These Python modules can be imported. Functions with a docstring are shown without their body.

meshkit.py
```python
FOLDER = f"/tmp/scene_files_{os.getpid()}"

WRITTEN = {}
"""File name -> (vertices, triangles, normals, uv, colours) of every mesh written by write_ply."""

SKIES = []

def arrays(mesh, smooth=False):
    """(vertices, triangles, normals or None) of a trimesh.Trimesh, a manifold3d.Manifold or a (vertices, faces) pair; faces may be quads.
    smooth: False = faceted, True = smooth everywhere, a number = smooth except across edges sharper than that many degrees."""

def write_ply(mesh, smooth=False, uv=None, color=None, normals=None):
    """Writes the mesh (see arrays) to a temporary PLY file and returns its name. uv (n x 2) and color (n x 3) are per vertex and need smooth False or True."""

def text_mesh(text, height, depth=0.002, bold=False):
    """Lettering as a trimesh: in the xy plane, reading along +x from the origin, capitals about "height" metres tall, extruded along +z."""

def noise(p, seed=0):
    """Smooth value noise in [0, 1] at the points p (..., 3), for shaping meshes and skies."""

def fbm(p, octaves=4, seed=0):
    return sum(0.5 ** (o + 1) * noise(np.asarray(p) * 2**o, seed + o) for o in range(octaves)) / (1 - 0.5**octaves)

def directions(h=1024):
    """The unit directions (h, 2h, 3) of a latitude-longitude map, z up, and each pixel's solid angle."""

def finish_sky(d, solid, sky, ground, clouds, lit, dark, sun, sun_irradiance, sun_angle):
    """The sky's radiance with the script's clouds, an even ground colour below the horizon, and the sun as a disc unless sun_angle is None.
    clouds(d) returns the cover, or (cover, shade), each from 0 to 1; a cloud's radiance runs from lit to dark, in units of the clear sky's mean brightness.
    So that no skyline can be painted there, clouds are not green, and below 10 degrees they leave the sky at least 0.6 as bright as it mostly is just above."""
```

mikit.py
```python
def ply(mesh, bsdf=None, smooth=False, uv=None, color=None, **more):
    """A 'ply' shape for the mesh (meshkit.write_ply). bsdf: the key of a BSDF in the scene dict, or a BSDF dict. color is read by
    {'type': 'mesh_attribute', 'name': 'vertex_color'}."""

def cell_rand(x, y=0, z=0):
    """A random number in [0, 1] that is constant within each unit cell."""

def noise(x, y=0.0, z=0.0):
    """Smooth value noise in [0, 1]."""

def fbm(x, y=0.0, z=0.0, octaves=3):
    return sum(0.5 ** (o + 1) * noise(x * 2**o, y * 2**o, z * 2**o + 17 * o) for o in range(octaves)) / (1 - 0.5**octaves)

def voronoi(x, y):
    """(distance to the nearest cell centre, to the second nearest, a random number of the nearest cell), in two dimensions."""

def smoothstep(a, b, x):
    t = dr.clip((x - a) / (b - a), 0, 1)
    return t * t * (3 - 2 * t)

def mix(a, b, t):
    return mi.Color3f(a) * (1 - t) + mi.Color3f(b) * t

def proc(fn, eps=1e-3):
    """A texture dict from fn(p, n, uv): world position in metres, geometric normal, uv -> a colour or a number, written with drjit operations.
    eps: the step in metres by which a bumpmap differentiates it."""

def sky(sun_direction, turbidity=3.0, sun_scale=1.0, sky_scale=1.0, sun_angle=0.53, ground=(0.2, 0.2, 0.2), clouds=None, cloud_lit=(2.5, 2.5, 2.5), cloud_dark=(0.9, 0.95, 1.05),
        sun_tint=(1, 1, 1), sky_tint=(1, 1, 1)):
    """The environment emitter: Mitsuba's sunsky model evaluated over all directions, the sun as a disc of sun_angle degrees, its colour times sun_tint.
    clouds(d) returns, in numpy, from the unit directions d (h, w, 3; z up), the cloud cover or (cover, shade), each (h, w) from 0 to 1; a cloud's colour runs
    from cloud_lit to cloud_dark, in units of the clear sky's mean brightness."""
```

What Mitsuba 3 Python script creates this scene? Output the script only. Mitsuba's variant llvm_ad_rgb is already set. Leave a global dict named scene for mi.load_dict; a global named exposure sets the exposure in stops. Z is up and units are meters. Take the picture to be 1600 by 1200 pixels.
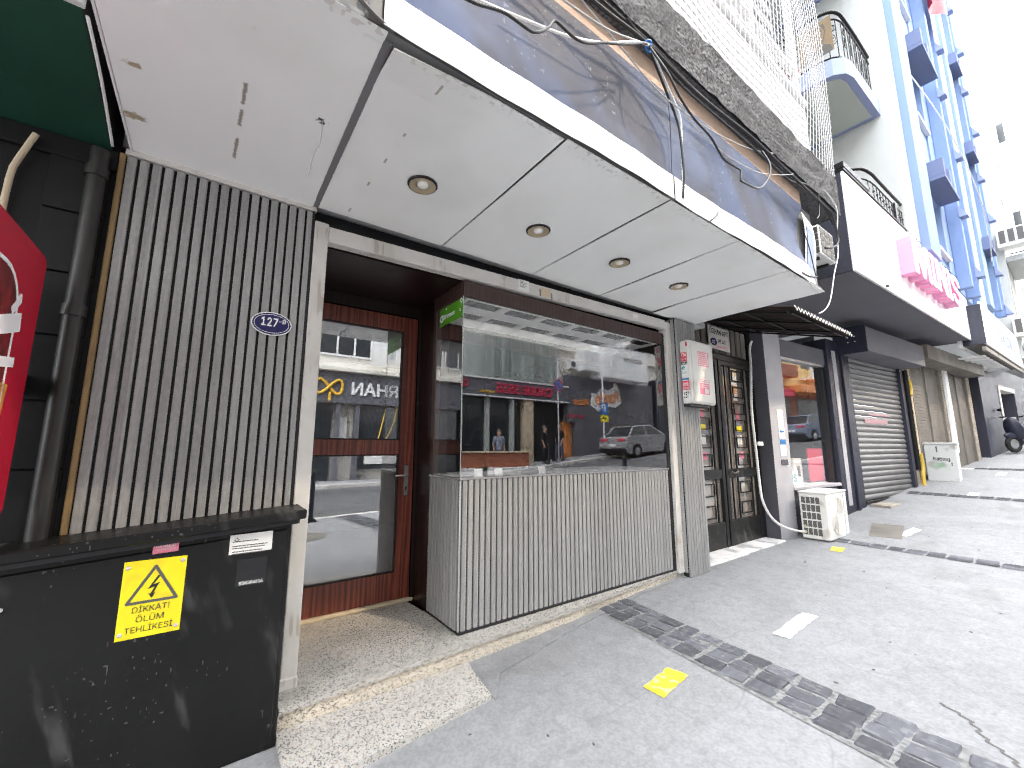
import math, numpy as np, trimesh, drjit as dr, mitsuba as mi, mikit, meshkit
from shapely.geometry import Polygon, Point, LineString, box as sbox
from mikit import noise, fbm, voronoi, cell_rand, smoothstep, mix, proc
T = mi.ScalarTransform4f
scene, labels = {}, {}
rng = np.random.RandomState(7)

# ------------------------------------------------------------------ camera, sky, exposure
EYE = np.array([0, 0, 1.38])
_t, _a = math.atan2(99, 645), math.radians(54)
FWD = np.array([math.cos(_a) * math.cos(_t), math.sin(_a) * math.cos(_t), math.sin(_t)])
scene['camera'] = {'type': 'perspective', 'fov': 2 * math.degrees(math.atan(800 / 645)), 'fov_axis': 'x', 'near_clip': 0.05, 'far_clip': 600.0,
                   'to_world': T().look_at(origin=EYE.tolist(), target=(EYE + FWD).tolist(), up=[0, 0, 1])}
SUN = [0.30, -0.60, 0.72]
scene['daylight'] = mikit.sky(SUN, turbidity=3, sun_scale=0.075, sun_angle=3.0, clouds=lambda d: 0.95 + 0 * d[..., 2], cloud_lit=(2.66, 2.72, 2.80))
exposure = 5.15

# ------------------------------------------------------------------ helpers
_gx = np.array([-60, -30, 0, 2, 4, 5.5, 7, 9, 11.2, 13, 15.3, 21, 30, 60, 130.])
_gz = np.array([-2.0, -1, .0, .035, .075, .08, .085, .28, .48, .66, .86, 1.36, 2.1, 4.5, 9])
from scipy.interpolate import PchipInterpolator
_g = PchipInterpolator(_gx, _gz)
def g(x): return np.asarray(_g(np.clip(x, -60, 130)))

def cat(ms): return ms[0] if len(ms) == 1 else trimesh.util.concatenate(ms)
_cv = np.array([[sx * (1 - (k != 0)* 0), sy, sz, k] for sx in (-1, 1) for sy in (-1, 1) for sz in (-1, 1) for k in range(3)], float)
def _cham_pts(h, b):
    p = []
    for sx, sy, sz, k in _cv:
        q = np.array([sx * h[0], sy * h[1], sz * h[2]])
        for a in range(3):
            if a != int(k): q[a] -= np.sign(q[a]) * b
        p.append(q)
    return np.array(p)
_cf = trimesh.convex.convex_hull(_cham_pts((1, 1.1, 1.2), .2))
# faces of the reference hull, by the index of our own vertex order
_ref = _cham_pts((1, 1.1, 1.2), .2)
_map = [int(np.argmin(((_ref - v) ** 2).sum(1))) for v in _cf.vertices]
_CF = np.array([[_map[i] for i in f] for f in _cf.faces])
def bx(x0, x1, y0, y1, z0, z1, b=0.0):
    c, h = np.array([(x0 + x1) / 2, (y0 + y1) / 2, (z0 + z1) / 2]), np.abs([(x1 - x0) / 2, (y1 - y0) / 2, (z1 - z0) / 2])
    if b <= 0:
        m = trimesh.creation.box(2 * h); m.apply_translation(c); return m
    b = min(b, h.min() * .9)
    return trimesh.Trimesh(_cham_pts(h, b) + c, _CF.copy(), process=False)
def sheared(m, fx):                       # raises z of every vertex by fx(x)
    v = np.array(m.vertices); v[:, 2] += fx(v[:, 0]); return trimesh.Trimesh(v, m.faces, process=False)
def tube(pts, r, n=8, caps=True):
    p = np.asarray(pts, float); k = len(p)
    r = np.broadcast_to(r, (k,)).astype(float)
    t = np.gradient(p, axis=0) if k > 2 else np.repeat([p[1] - p[0]], 2, 0)
    t /= np.linalg.norm(t, axis=1, keepdims=True) + 1e-12
    u = np.cross(t[0], [0, 0, 1.0] if abs(t[0][2]) < .9 else [1.0, 0, 0]); u /= np.linalg.norm(u)
    vs = []
    a = np.arange(n) * 2 * np.pi / n
    for i in range(k):
        u = u - t[i] * (u @ t[i]); u /= np.linalg.norm(u); w = np.cross(t[i], u)
        vs.append(p[i] + r[i] * (np.cos(a)[:, None] * u + np.sin(a)[:, None] * w))
    v = np.vstack(vs)
    f = []
    for i in range(k - 1):
        for j in range(n):
            A, B, C, D = i * n + j, i * n + (j + 1) % n, (i + 1) * n + (j + 1) % n, (i + 1) * n + j
            f += [[A, B, C], [A, C, D]]
    if caps:
        v = np.vstack([v, p[0], p[-1]]); a0, a1 = len(v) - 2, len(v) - 1
        for j in range(n):
            f += [[a0, (j + 1) % n, j], [a1, (k - 1) * n + j, (k - 1) * n + (j + 1) % n]]
    return trimesh.Trimesh(v, np.array(f), process=False)
def spline(pts, n=24):
    p = np.asarray(pts, float)
    s = np.r_[0, np.cumsum(np.linalg.norm(np.diff(p, axis=0), axis=1))]
    from scipy.interpolate import CubicSpline
    if len(p) == 2: return p
    c = CubicSpline(s, p) if len(p) < 4 else PchipInterpolator(s, p)
    return c(np.linspace(0, s[-1], n))
def cyl(p0, p1, r, n=16): return tube([p0, p1], r, n)
def frame(o, r, u):                       # 4x4: local x -> r, y -> u, z -> r x u, origin o
    r, u = np.asarray(r, float), np.asarray(u, float); r = r / np.linalg.norm(r); u = u - r * (r @ u); u /= np.linalg.norm(u)
    M = np.eye(4); M[:3, 0], M[:3, 1], M[:3, 2], M[:3, 3] = r, u, np.cross(r, u), o
    return M
def ext(poly, depth, M=None):             # polygon extruded along +z of its frame
    m = cat([trimesh.creation.extrude_polygon(q, depth, engine='earcut') for q in getattr(poly, 'geoms', [poly])])
    if M is not None: m.apply_transform(M)
    return m
def rrect(x0, x1, y0, y1, r): return sbox(x0 + r, y0 + r, x1 - r, y1 - r).buffer(r, 6)
def ellipse(cx, cy, a, b, n=48):
    t = np.linspace(0, 2 * np.pi, n, endpoint=False); return Polygon(np.c_[cx + a * np.cos(t), cy + b * np.sin(t)])
_tc = {}
def text(s, h, M, depth=.002, bold=False, width=None, center=False):
    m = meshkit.text_mesh(s, h, depth, bold).copy()
    b = m.bounds; w = b[1][0] - b[0][0]
    m.apply_translation([-b[0][0], 0, 0])
    if width: m.vertices[:, 0] *= width / w; w = width
    if center: m.apply_translation([-w / 2, 0, 0])
    m.apply_transform(M); return m
def sheet(fn, us, vs, flip=False):        # grid surface fn(u, v) -> xyz
    U, Vv = np.meshgrid(us, vs, indexing='ij'); P = np.array(fn(U, Vv)); P = np.moveaxis(P, 0, -1).reshape(-1, 3)
    a, b = len(us), len(vs); f = []
    i, j = np.meshgrid(np.arange(a - 1), np.arange(b - 1), indexing='ij'); A = (i * b + j).ravel()
    f = np.vstack([np.c_[A, A + b, A + b + 1], np.c_[A, A + b + 1, A + 1]])
    if flip: f = f[:, ::-1]
    return trimesh.Trimesh(P, f, process=False)

def key_for(base):
    k, i = base, 0
    while k in scene or k in labels or any(q.startswith(k + '__') for q in scene): i += 1; k = f'{base}_{i:03d}'
    return k
_used = {}
def numbered(base):
    i = _used.get(base, 0); _used[base] = i + 1
    return base if i == 0 else f'{base}_{i:03d}'
SPLIT = {'fin_cap', 'window_frame', 'end_cover', 'tube_lamp', 'screw', 'guide', 'shop_jamb', 'shop_post', 'tail_light', 'fluted', 'product', 'recess_wall', 'bracket', 'broken_corner', 'hood_tooth', 'tape', 'window_apron', 'hood_cheek', 'lettering', 'sticker_print'}
def put(name, mesh, mat, parent=None, label=None, category=None, group=None, kind=None, smooth=False, M=None, **more):
    if name in SPLIT and isinstance(mesh, list) and len(mesh) > 1:
        return [put(name, m_, mat, parent, label, category, group, kind, smooth, M, **more) for m_ in mesh][0]
    k = numbered((parent + '__' if parent else '') + name)
    m = cat(mesh) if isinstance(mesh, list) else mesh
    if M is not None: m = m.copy(); m.apply_transform(M)
    scene[k] = mikit.ply(m, mat, smooth=smooth, **more)
    d = {a: b for a, b in dict(label=label, category=category, group=group, kind=kind).items() if b}
    if d: labels[k] = d
    return k
def thing(name, label, category, group=None, kind=None):
    k = numbered(name)
    d = dict(label=label, category=category)
    if group: d['group'] = group
    if kind: d['kind'] = kind
    labels[k] = d
    return k
# the neighbour's facade: local x along it, local y into the building, turned 5 degrees towards the street
_c5, _s5 = math.cos(math.radians(5)), math.sin(math.radians(5))
N2 = np.array([[_c5, _s5, 0, 6.69], [-_s5, _c5, 0, 2.70], [0, 0, 1, 0], [0, 0, 0, 1.0]])
_c1, _s1 = math.cos(math.radians(1)), math.sin(math.radians(1))
N1 = np.array([[_c1, _s1, 0, 0], [-_s1, _c1, 0, 1.5], [0, 0, 1, 0], [0, 0, 0, 1.0]])

# ------------------------------------------------------------------ materials
def rgb(*c): return {'type': 'rgb', 'value': list(map(float, c))}
def mat(name, color, rough=.6, metal=0., spec=.5, two=True, bump=None, bscale=.002, **more):
    b = {'type': 'principled', 'base_color': color if isinstance(color, dict) else rgb(*color), 'roughness': rough, 'specular': spec, **more}
    if metal: b['metallic'] = metal
    if bump: b = {'type': 'bumpmap', 'arbitrary': bump, 'scale': bscale, 'bsdf': b}
    scene[name] = {'type': 'twosided', 'bsdf': b} if two else b
    return name
def C(*c): return mi.Color3f(*c)
def p_concrete(p, n, uv):
    a = fbm(p.x * 1.1, p.y * 1.1, 3.0, 4); b = fbm(p.x * 14, p.y * 14, 1.0, 3); c = noise(p.x * 90, p.y * 90)
    v = .225 + .06 * (a - .5) + .045 * (b - .5) + .05 * (c - .5)
    st = smoothstep(.62, .76, fbm(p.x * .8 + 9, p.y * 2.2 + 4, 7.0, 4))
    col = mix(C(v * 1.0, v * 1.0, v * 1.02), C(v * .74, v * .72, v * .70), st * .42)
    fl = smoothstep(.80, .86, noise(p.x * 23, p.y * 23, 5.0))
    pale = smoothstep(.60, .72, fbm(p.x * 1.7 + 31, p.y * .9 + 12, 2.0, 3))
    col = mix(col, C(.27, .268, .275), pale * .3)
    col = mix(col, C(.13, .13, .13), fl * .18)
    # hairline cracks along the edges of large cells
    d1, d2, r = voronoi(p.x * .55 + .35 * noise(p.x * 3, p.y * 3), p.y * .55 + .35 * noise(p.x * 3, p.y * 3, 4.))
    cr = (1 - smoothstep(.0, .012, d2 - d1)) * smoothstep(.52, .6, noise(p.x * .9, p.y * .9, 8.))
    return mix(col, C(.12, .12, .12), cr * .22)
def b_concrete(p, n, uv): return .6 * fbm(p.x * 22, p.y * 22, 1.0, 3) + .4 * noise(p.x * 130, p.y * 130)
mat('m_concrete', proc(p_concrete), .75, spec=.35, bump=proc(b_concrete), bscale=.004)
def p_asphalt(p, n, uv):
    v = .075 + .05 * (noise(p.x * 70, p.y * 70) - .5) + .04 * (fbm(p.x * .8, p.y * .8, 0., 3) - .5)
    return C(v, v, v * 1.03)
mat('m_asphalt', proc(p_asphalt), .7)
def p_granite(p, n, uv):
    u = p.x + .0; w = p.y + p.z * 1.3
    d1, d2, r = voronoi(u * 150, w * 150); s1, s2, r2 = voronoi(u * 240 + 7, w * 240)
    dark = smoothstep(.80, .86, r); warm = smoothstep(.45, .3, r) ; fine = smoothstep(.86, .90, r2)
    col = mix(C(.47, .455, .43), C(.42, .35, .27), warm * .5)
    col = mix(col, C(.07, .065, .06), dark * .85)
    col = mix(col, C(.12, .11, .10), fine * .7)
    dirt = smoothstep(.45, .75, fbm(p.x * 3, p.y * 3, p.z * 3, 3))
    return col * (1 - .25 * dirt)
mat('m_granite', proc(p_granite), .42, spec=.5)
def cobble(base):
    def fn(p, n, uv):
        v = base * (.75 + .5 * fbm(p.x * 14, p.y * 40, p.z * 30, 3))
        return mix(C(v * .97, v * .98, v * 1.08), C(v * 1.9, v * 1.9, v * 1.9), smoothstep(.66, .80, noise(p.x * 60, p.y * 30, 3.)) * .35)
    return fn
_cb = proc(lambda p, n, uv: fbm(p.x * 45, p.y * 70, p.z * 40, 3))
for _i, _b in enumerate((.078, .10, .125)): mat(f'm_cobble_{_i}', proc(cobble(_b)), .9, spec=.15, bump=_cb, bscale=.012)
mat('m_granite_warm', proc(lambda p, n, uv: p_granite(p, n, uv) * C(1.28, 1.20, 1.08)), .5)
mat('m_mortar', proc(lambda p, n, uv: C(.17, .168, .165) * (.6 + .8 * noise(p.x * 60, p.y * 60))), .9)
def p_slat(p, n, uv):
    k = cell_rand(dr.floor((p.x + p.y * .91) * 20.8))
    v = .27 + .06 * (k - .5) + .055 * (noise((p.x + p.y) * 420, p.z * 9) - .5) + .05 * (noise((p.x - p.y) * 150, p.z * 60) - .5) + .03 * (fbm(p.x * 3, p.z * 2.0, p.y) - .5)
    sc = smoothstep(.74, .8, noise(p.x * 30, p.z * 13, 2.)) * smoothstep(.6, .7, noise(p.x * 2, p.z * 2, 9.))
    return mix(C(v * 1.02, v * 1.01, v * .995), C(.5, .5, .48), sc * .0)
mat('m_slat', proc(p_slat), .55, spec=.35)
mat('m_slat_black', (.006, .006, .007), .6)
def p_soffit(p, n, uv):
    a = fbm(p.x * 1.6, p.y * 1.6, 2., 4)
    col = mix(C(.87, .88, .87), C(.76, .76, .73), smoothstep(.52, .8, a) * .5)
    # an old torn tape line, rust spots and a scorch hole: marks of their own on the panel
    t1 = (1 - smoothstep(.004, .011, dr.abs(p.x + .012 + .03 * (p.y - 1.9)) + .006 * (noise(p.x * 160, p.y * 110) - .3))) * smoothstep(.44, .5, noise(p.y * 21, 4.)) * smoothstep(1.45, 1.6, p.y) * smoothstep(2.42, 2.3, p.y)
    col = mix(col, C(.24, .21, .17), t1 * .9)
    t2 = (1 - smoothstep(.0035, .008, dr.abs(p.x - .60 + .05 * (p.y - 1.9)))) * smoothstep(.60, .66, noise(p.y * 26, 9.))
    col = mix(col, C(.34, .30, .24), t2 * .8)
    for cx, cy, rr in ((-.36, 1.95, .022), (-.395, 2.28, .03)):
        q = dr.sqrt(dr.square((p.x - cx) * .6) + dr.square(p.y - cy)) + .018 * (noise(p.x * 90, p.y * 90) - .5)
        col = mix(col, C(.27, .20, .07), (1 - smoothstep(rr * .5, rr, q)) * .8)
    q = dr.sqrt(dr.square(p.x - .28) + dr.square(p.y - 1.83)) + .03 * (noise(p.x * 120, p.y * 120) - .5)
    col = mix(col, C(.02, .02, .02), 1 - smoothstep(.008, .02, q))
    e = smoothstep(1.34, 1.26, p.y + .05 * (fbm(p.x * 9, 1.) - .5))
    sp = smoothstep(.70, .78, noise(p.x * 60, p.y * 60))
    return mix(col, C(.33, .28, .22), e * (.04 + .35 * sp))
mat('m_soffit', proc(p_soffit), .38, spec=.45)
mat('m_joint', (.16, .16, .165), .6)
def p_post(p, n, uv):
    a = fbm(p.x * 5 + p.y * 5, p.z * 2.4, 1., 4); s = smoothstep(.62, .72, noise(p.x * 60, p.z * 9, p.y * 60))
    col = mix(C(.58, .56, .53), C(.43, .40, .36), smoothstep(.45, .8, a) * .6)
    return mix(col, C(.32, .27, .22), s * smoothstep(.55, .7, a) * .6)
mat('m_post', proc(p_post), .5)
def wood(light, dark_, f=1.):
    def fn(p, n, uv):
        q = p.x + p.y
        w = noise(q * 26, p.z * .5) * 8 + q * 150 + noise(q * 9, p.z * 1.1) * 6
        s = .5 + .5 * dr.sin(w); fi = noise(q * 330, p.z * 4)
        return mix(C(*light), C(*dark_), .55 * s + .45 * fi) 
    return fn
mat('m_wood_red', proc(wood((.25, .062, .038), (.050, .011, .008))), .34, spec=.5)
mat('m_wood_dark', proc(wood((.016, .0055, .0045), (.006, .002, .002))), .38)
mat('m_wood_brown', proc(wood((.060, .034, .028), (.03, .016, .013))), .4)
scene['m_glass'] = {'type': 'thindielectric', 'int_ior': 2.05, 'ext_ior': 1.0}
scene['m_mirror_glass'] = {'type': 'thindielectric', 'int_ior': 3.1, 'ext_ior': 1.0}
scene['m_clear'] = {'type': 'thindielectric', 'int_ior': 1.5, 'ext_ior': 1.0}
mat('m_steel', (.62, .62, .62), .28, metal=1.)
mat('m_alu', (.55, .55, .56), .42, metal=.9)
mat('m_brass', (.50, .41, .27), .4, metal=.3)
mat('m_bulb', (.88, .86, .80), .15)
def p_sheet(p, n, uv):
    a = fbm(p.x * 1.2 + .4 * p.z, p.z * 2.2, 1., 4); b = fbm(p.x * 2.6 + 1.5 * p.z, p.z * .7, 5., 3)
    fl = smoothstep(.88, .93, noise(p.x * 55, p.z * 60, 1.)) * smoothstep(.5, .65, noise(p.x * 4, p.z * 5, 6.))
    col = mix(C(.066, .090, .168), C(.048, .050, .070), smoothstep(.36, .64, b))
    col = mix(col, C(.12, .155, .255), smoothstep(.50, .74, a) * .6)
    return mix(col, C(.30, .32, .36), fl * .4)
mat('m_sheet', proc(p_sheet), .6, spec=.2)
mat('m_white_strip', proc(lambda p, n, uv: mix(C(.72, .72, .71), C(.40, .33, .26), smoothstep(.64, .78, fbm(p.x * 4, p.z * 14, p.y * 4, 4)) * .7)), .5)
mat('m_peach', proc(lambda p, n, uv: mix(C(.48, .345, .265), C(.38, .27, .21), fbm(p.x * 5, p.z * 9, 0., 3))), .7)
def p_stucco(p, n, uv):
    v = .135 + .09 * (fbm(p.x * 3, p.y * 3, p.z * 3, 3) - .5); q = smoothstep(.42, .72, noise(p.x * 80, p.y * 80, p.z * 62))
    return mix(C(v, v, v * 1.04), C(.035, .035, .04), q * .8)
mat('m_stucco', proc(p_stucco), .95, bump=proc(lambda p, n, uv: noise(p.x * 85, p.y * 85, p.z * 60)), bscale=.02)
mat('m_net', (.74, .74, .77), .7)
mat('m_balcony_grey', (.30, .295, .31), .7)
mat('m_sepia', (.20, .145, .09), .8)
mat('m_frost', proc(lambda p, n, uv: C(.25, .22, .19) * (.7 + .6 * fbm(p.x * 9, p.z * 5, 1., 3))), .5)
mat('m_rust', proc(lambda p, n, uv: mix(C(.010, .008, .008), C(.026, .013, .010), fbm(p.x * 6, p.y * 3, 0., 3))), .7)
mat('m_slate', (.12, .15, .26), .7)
mat('m_pink_reflection', (.32, .19, .22), .5)
mat('m_ochre', proc(lambda p, n, uv: C(.72, .52, .24) * (.85 + .25 * fbm(p.x * .7, p.y * .7, p.z * .5, 4))), .8)
mat('m_white', (.78, .78, .77), .5)
mat('m_white_wall', proc(lambda p, n, uv: C(.48, .495, .49) * (.86 + .2 * fbm(p.x * .9, p.y * .9, p.z * .5, 4))), .75)
mat('m_cream', proc(lambda p, n, uv: C(.74, .71, .64) * (.85 + .25 * fbm(p.x * .7, p.y * .7, p.z * .5, 4))), .8)
mat('m_black', (.010, .010, .012), .45)
mat('m_black_cable', (.012, .012, .013), .5)
mat('m_grey_cable', (.42, .41, .40), .5)
mat('m_white_cable', (.72, .71, .69), .5)
def p_cab(p, n, uv):
    a = fbm(p.x * 4, p.z * 3, p.y * 4, 4); sc = smoothstep(.60, .82, fbm(p.x * 11 + p.z * 3, p.z * 3.2, 4., 4)); sp = smoothstep(.86, .90, noise(p.x * 110, p.z * 70, p.y * 70)) * smoothstep(.6, .72, noise(p.x * 7, p.z * 7, 3.)) * .6
    v = .004 + .006 * a
    col = mix(C(v, v, v * .98), C(.085, .083, .08), sc * .55)
    return mix(col, C(.22, .21, .20), sp * .5)
mat('m_cabinet', proc(p_cab), .40, spec=.3, bump=proc(lambda p, n, uv: fbm(p.x * 60, p.y * 60, p.z * 60, 2)), bscale=.0008)
mat('m_yellow', proc(lambda p, n, uv: mix(C(.86, .70, .01), C(.70, .52, .03), smoothstep(.6, .8, fbm(p.x * 16, p.z * 16, p.y * 3, 3)) * .6)), .4)
mat('m_red_ink', (.62, .04, .09), .5)
mat('m_pink_ink', (.75, .22, .30), .6)
mat('m_blue_ink', (.03, .16, .42), .5)
mat('m_teal_ink', (.02, .28, .38), .5)
mat('m_paper', (.72, .71, .68), .7)
mat('m_green_soffit', proc(lambda p, n, uv: C(.002, .040, .022) * (.7 + .6 * fbm(p.x * 3, p.y * 3, 0., 3))), .6)
mat('m_dark_wall', proc(lambda p, n, uv: C(.007, .007, .008) * (.6 + .8 * fbm(p.x * 4, p.z * 3, p.y * 4, 4))), .55, spec=.25)
mat('m_red', (.40, .002, .022), .42)
mat('m_dark_red', proc(lambda p, n, uv: mix(C(.20, .006, .010), C(.05, .004, .006), noise(p.y * 30, p.z * 30))), .45)
mat('m_amber', proc(lambda p, n, uv: mix(C(.60, .28, .05), C(.30, .10, .03), fbm(p.y * 22, p.z * 22, 1., 3))), .4)
mat('m_iron', (.007, .007, .008), .45, spec=.3)
mat('m_marble', proc(lambda p, n, uv: mix(C(.72, .71, .70), C(.42, .42, .43), smoothstep(.45, .75, fbm(p.x * 7, p.y * 5, 0., 4)))), .35)
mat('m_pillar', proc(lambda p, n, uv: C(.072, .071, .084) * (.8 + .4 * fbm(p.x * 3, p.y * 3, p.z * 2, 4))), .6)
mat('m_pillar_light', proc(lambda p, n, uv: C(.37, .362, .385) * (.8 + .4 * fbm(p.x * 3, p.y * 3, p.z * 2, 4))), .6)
mat('m_navy', proc(lambda p, n, uv: C(.016, .018, .033) * (.6 + .8 * fbm(p.x * 3, p.y * 3, p.z * 2, 4))), .5)
mat('m_plaster_dark', proc(lambda p, n, uv: C(.118, .117, .134) * (.85 + .3 * fbm(p.x * 2, p.y * 2, p.z * 2, 4))), .7)
mat('m_shutter', proc(lambda p, n, uv: C(.15, .149, .152) * (.8 + .4 * fbm(p.x * 3, p.z * 3, p.y * 3, 4))), .45, metal=.3)
mat('m_pink', (.74, .27, .48), .4)
mat('m_sign_white', proc(lambda p, n, uv: mix(C(.80, .77, .79), C(.76, .50, .62), smoothstep(.52, .75, fbm(p.x * 2.4, p.y * 2., p.z * .9, 4)) * .55)), .35)
mat('m_blue', proc(lambda p, n, uv: C(.18, .262, .46) * (.85 + .3 * fbm(p.x * .8, p.y * .8, p.z * .4, 4))), .7)
mat('m_pale_blue', (.25, .30, .48), .7)
mat('m_window_dark', (.03, .035, .04), .15, spec=.6)
mat('m_grey_green', (.42, .45, .42), .7)
def p_old(p, n, uv):
    a = fbm(p.x * 2, p.y * 2, p.z * 2, 4); sp = smoothstep(.62, .72, noise(p.x * 28, p.y * 28, p.z * 34))
    return mix(C(.23, .20, .165) * (.6 + .8 * a), C(.52, .47, .40), sp * .5)
mat('m_old_wall', proc(p_old), .9)
mat('m_old_metal', proc(lambda p, n, uv: C(.17, .155, .135) * (.6 + .8 * fbm(p.x * 3, p.y * 3, p.z * 1.5, 4))), .6, metal=.2)
mat('m_ac', proc(lambda p, n, uv: mix(C(.64, .63, .595), C(.38, .34, .29), smoothstep(.6, .8, fbm(p.x * 7, p.y * 7, p.z * 5, 4)) * .6)), .5)
mat('m_grille', (.09, .085, .08), .6)
mat('m_grey_box', proc(lambda p, n, uv: mix(C(.52, .53, .52), C(.33, .33, .31), smoothstep(.55, .8, fbm(p.x * 5, p.y * 5, p.z * 5, 4)))), .55)
mat('m_green_ink', (.12, .42, .16), .6)
mat('m_sticker_green', (.08, .27, .02), .4)
mat('m_terracotta', (.34, .12, .07), .7)
mat('m_leaf', (.05, .09, .03), .6)
mat('m_beige', (.56, .46, .33), .7)
mat('m_timber', proc(lambda p, n, uv: mix(C(.36, .25, .12), C(.17, .11, .05), fbm(p.x * 40, p.y * 40, p.z * 5, 3))), .8)
mat('m_pipe', proc(lambda p, n, uv: C(.014, .013, .012) * (.5 + fbm(p.x * 20, p.y * 20, p.z * 6, 3))), .45)
mat('m_gas_yellow', (.55, .38, .05), .5)
mat('m_skin', (.48, .28, .20), .6)
mat('m_cloth_black', (.015, .015, .017), .9)
mat('m_cloth_grey', (.20, .23, .30), .9)
mat('m_cloth_jean', (.09, .10, .16), .9)
mat('m_car', (.42, .42, .43), .3, metal=.4, clearcoat=.6)
mat('m_tyre', (.012, .012, .012), .8)
mat('m_paint_white', proc(lambda p, n, uv: mix(C(.80, .80, .80), C(.34, .34, .34), smoothstep(.58, .72, noise(p.x * 45, p.y * 45, 2.)) * .75)), .6)
mat('m_paint_yellow', proc(lambda p, n, uv: mix(C(.84, .66, .03), C(.40, .36, .22), smoothstep(.58, .72, noise(p.x * 40, p.y * 40, 2.)) * .75)), .6)
mat('m_orange', (.75, .27, .08), .5)
mat('m_gold', (.80, .48, .05), .35)
mat('m_curtain', proc(lambda p, n, uv: C(.30, .33, .30) * (.6 + .8 * noise(p.x * 3, p.z * .4))), .3, spec=.8)

# ------------------------------------------------------------------ the setting
xs = np.r_[np.arange(-60, -6, 6.), np.arange(-6, 24, .5), np.arange(24, 131, 4.)]
put('ground', sheet(lambda u, v: (u, v, g(u) - .45), xs, np.array([-60., -30, 0, 30, 60]), False), 'm_asphalt', kind='structure', label='earth under the sloping street', category='ground')
put('pavement', [sheet(lambda u, v: (u, v, g(u)), xs, np.linspace(-1.95, 4.2, 14))], 'm_concrete', kind='structure', label='grey concrete pavement in front of the shops', category='pavement')
put('road', sheet(lambda u, v: (u, v, g(u) - .13), xs, np.linspace(-9.3, -1.6, 6)), 'm_asphalt', kind='structure', label='asphalt street seen mirrored in the shop glass', category='road')
put('opposite_pavement', sheet(lambda u, v: (u, v, g(u)), xs, np.linspace(-11.5, -9.15, 4)), 'm_concrete', kind='structure', label='pavement across the street', category='pavement')
kb = []
for y0, y1 in ((-2.1, -1.952), (-9.148, -9.0)):
    for x in np.arange(-12, 34, 1.0):
        kb.append(sheared(bx(x + .006, x + .994, y0, y1, -.3, .006, .012), lambda q: g(q)))
put('kerb', kb, 'm_post', kind='structure', label='stone kerb along the street', category='kerb')

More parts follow.
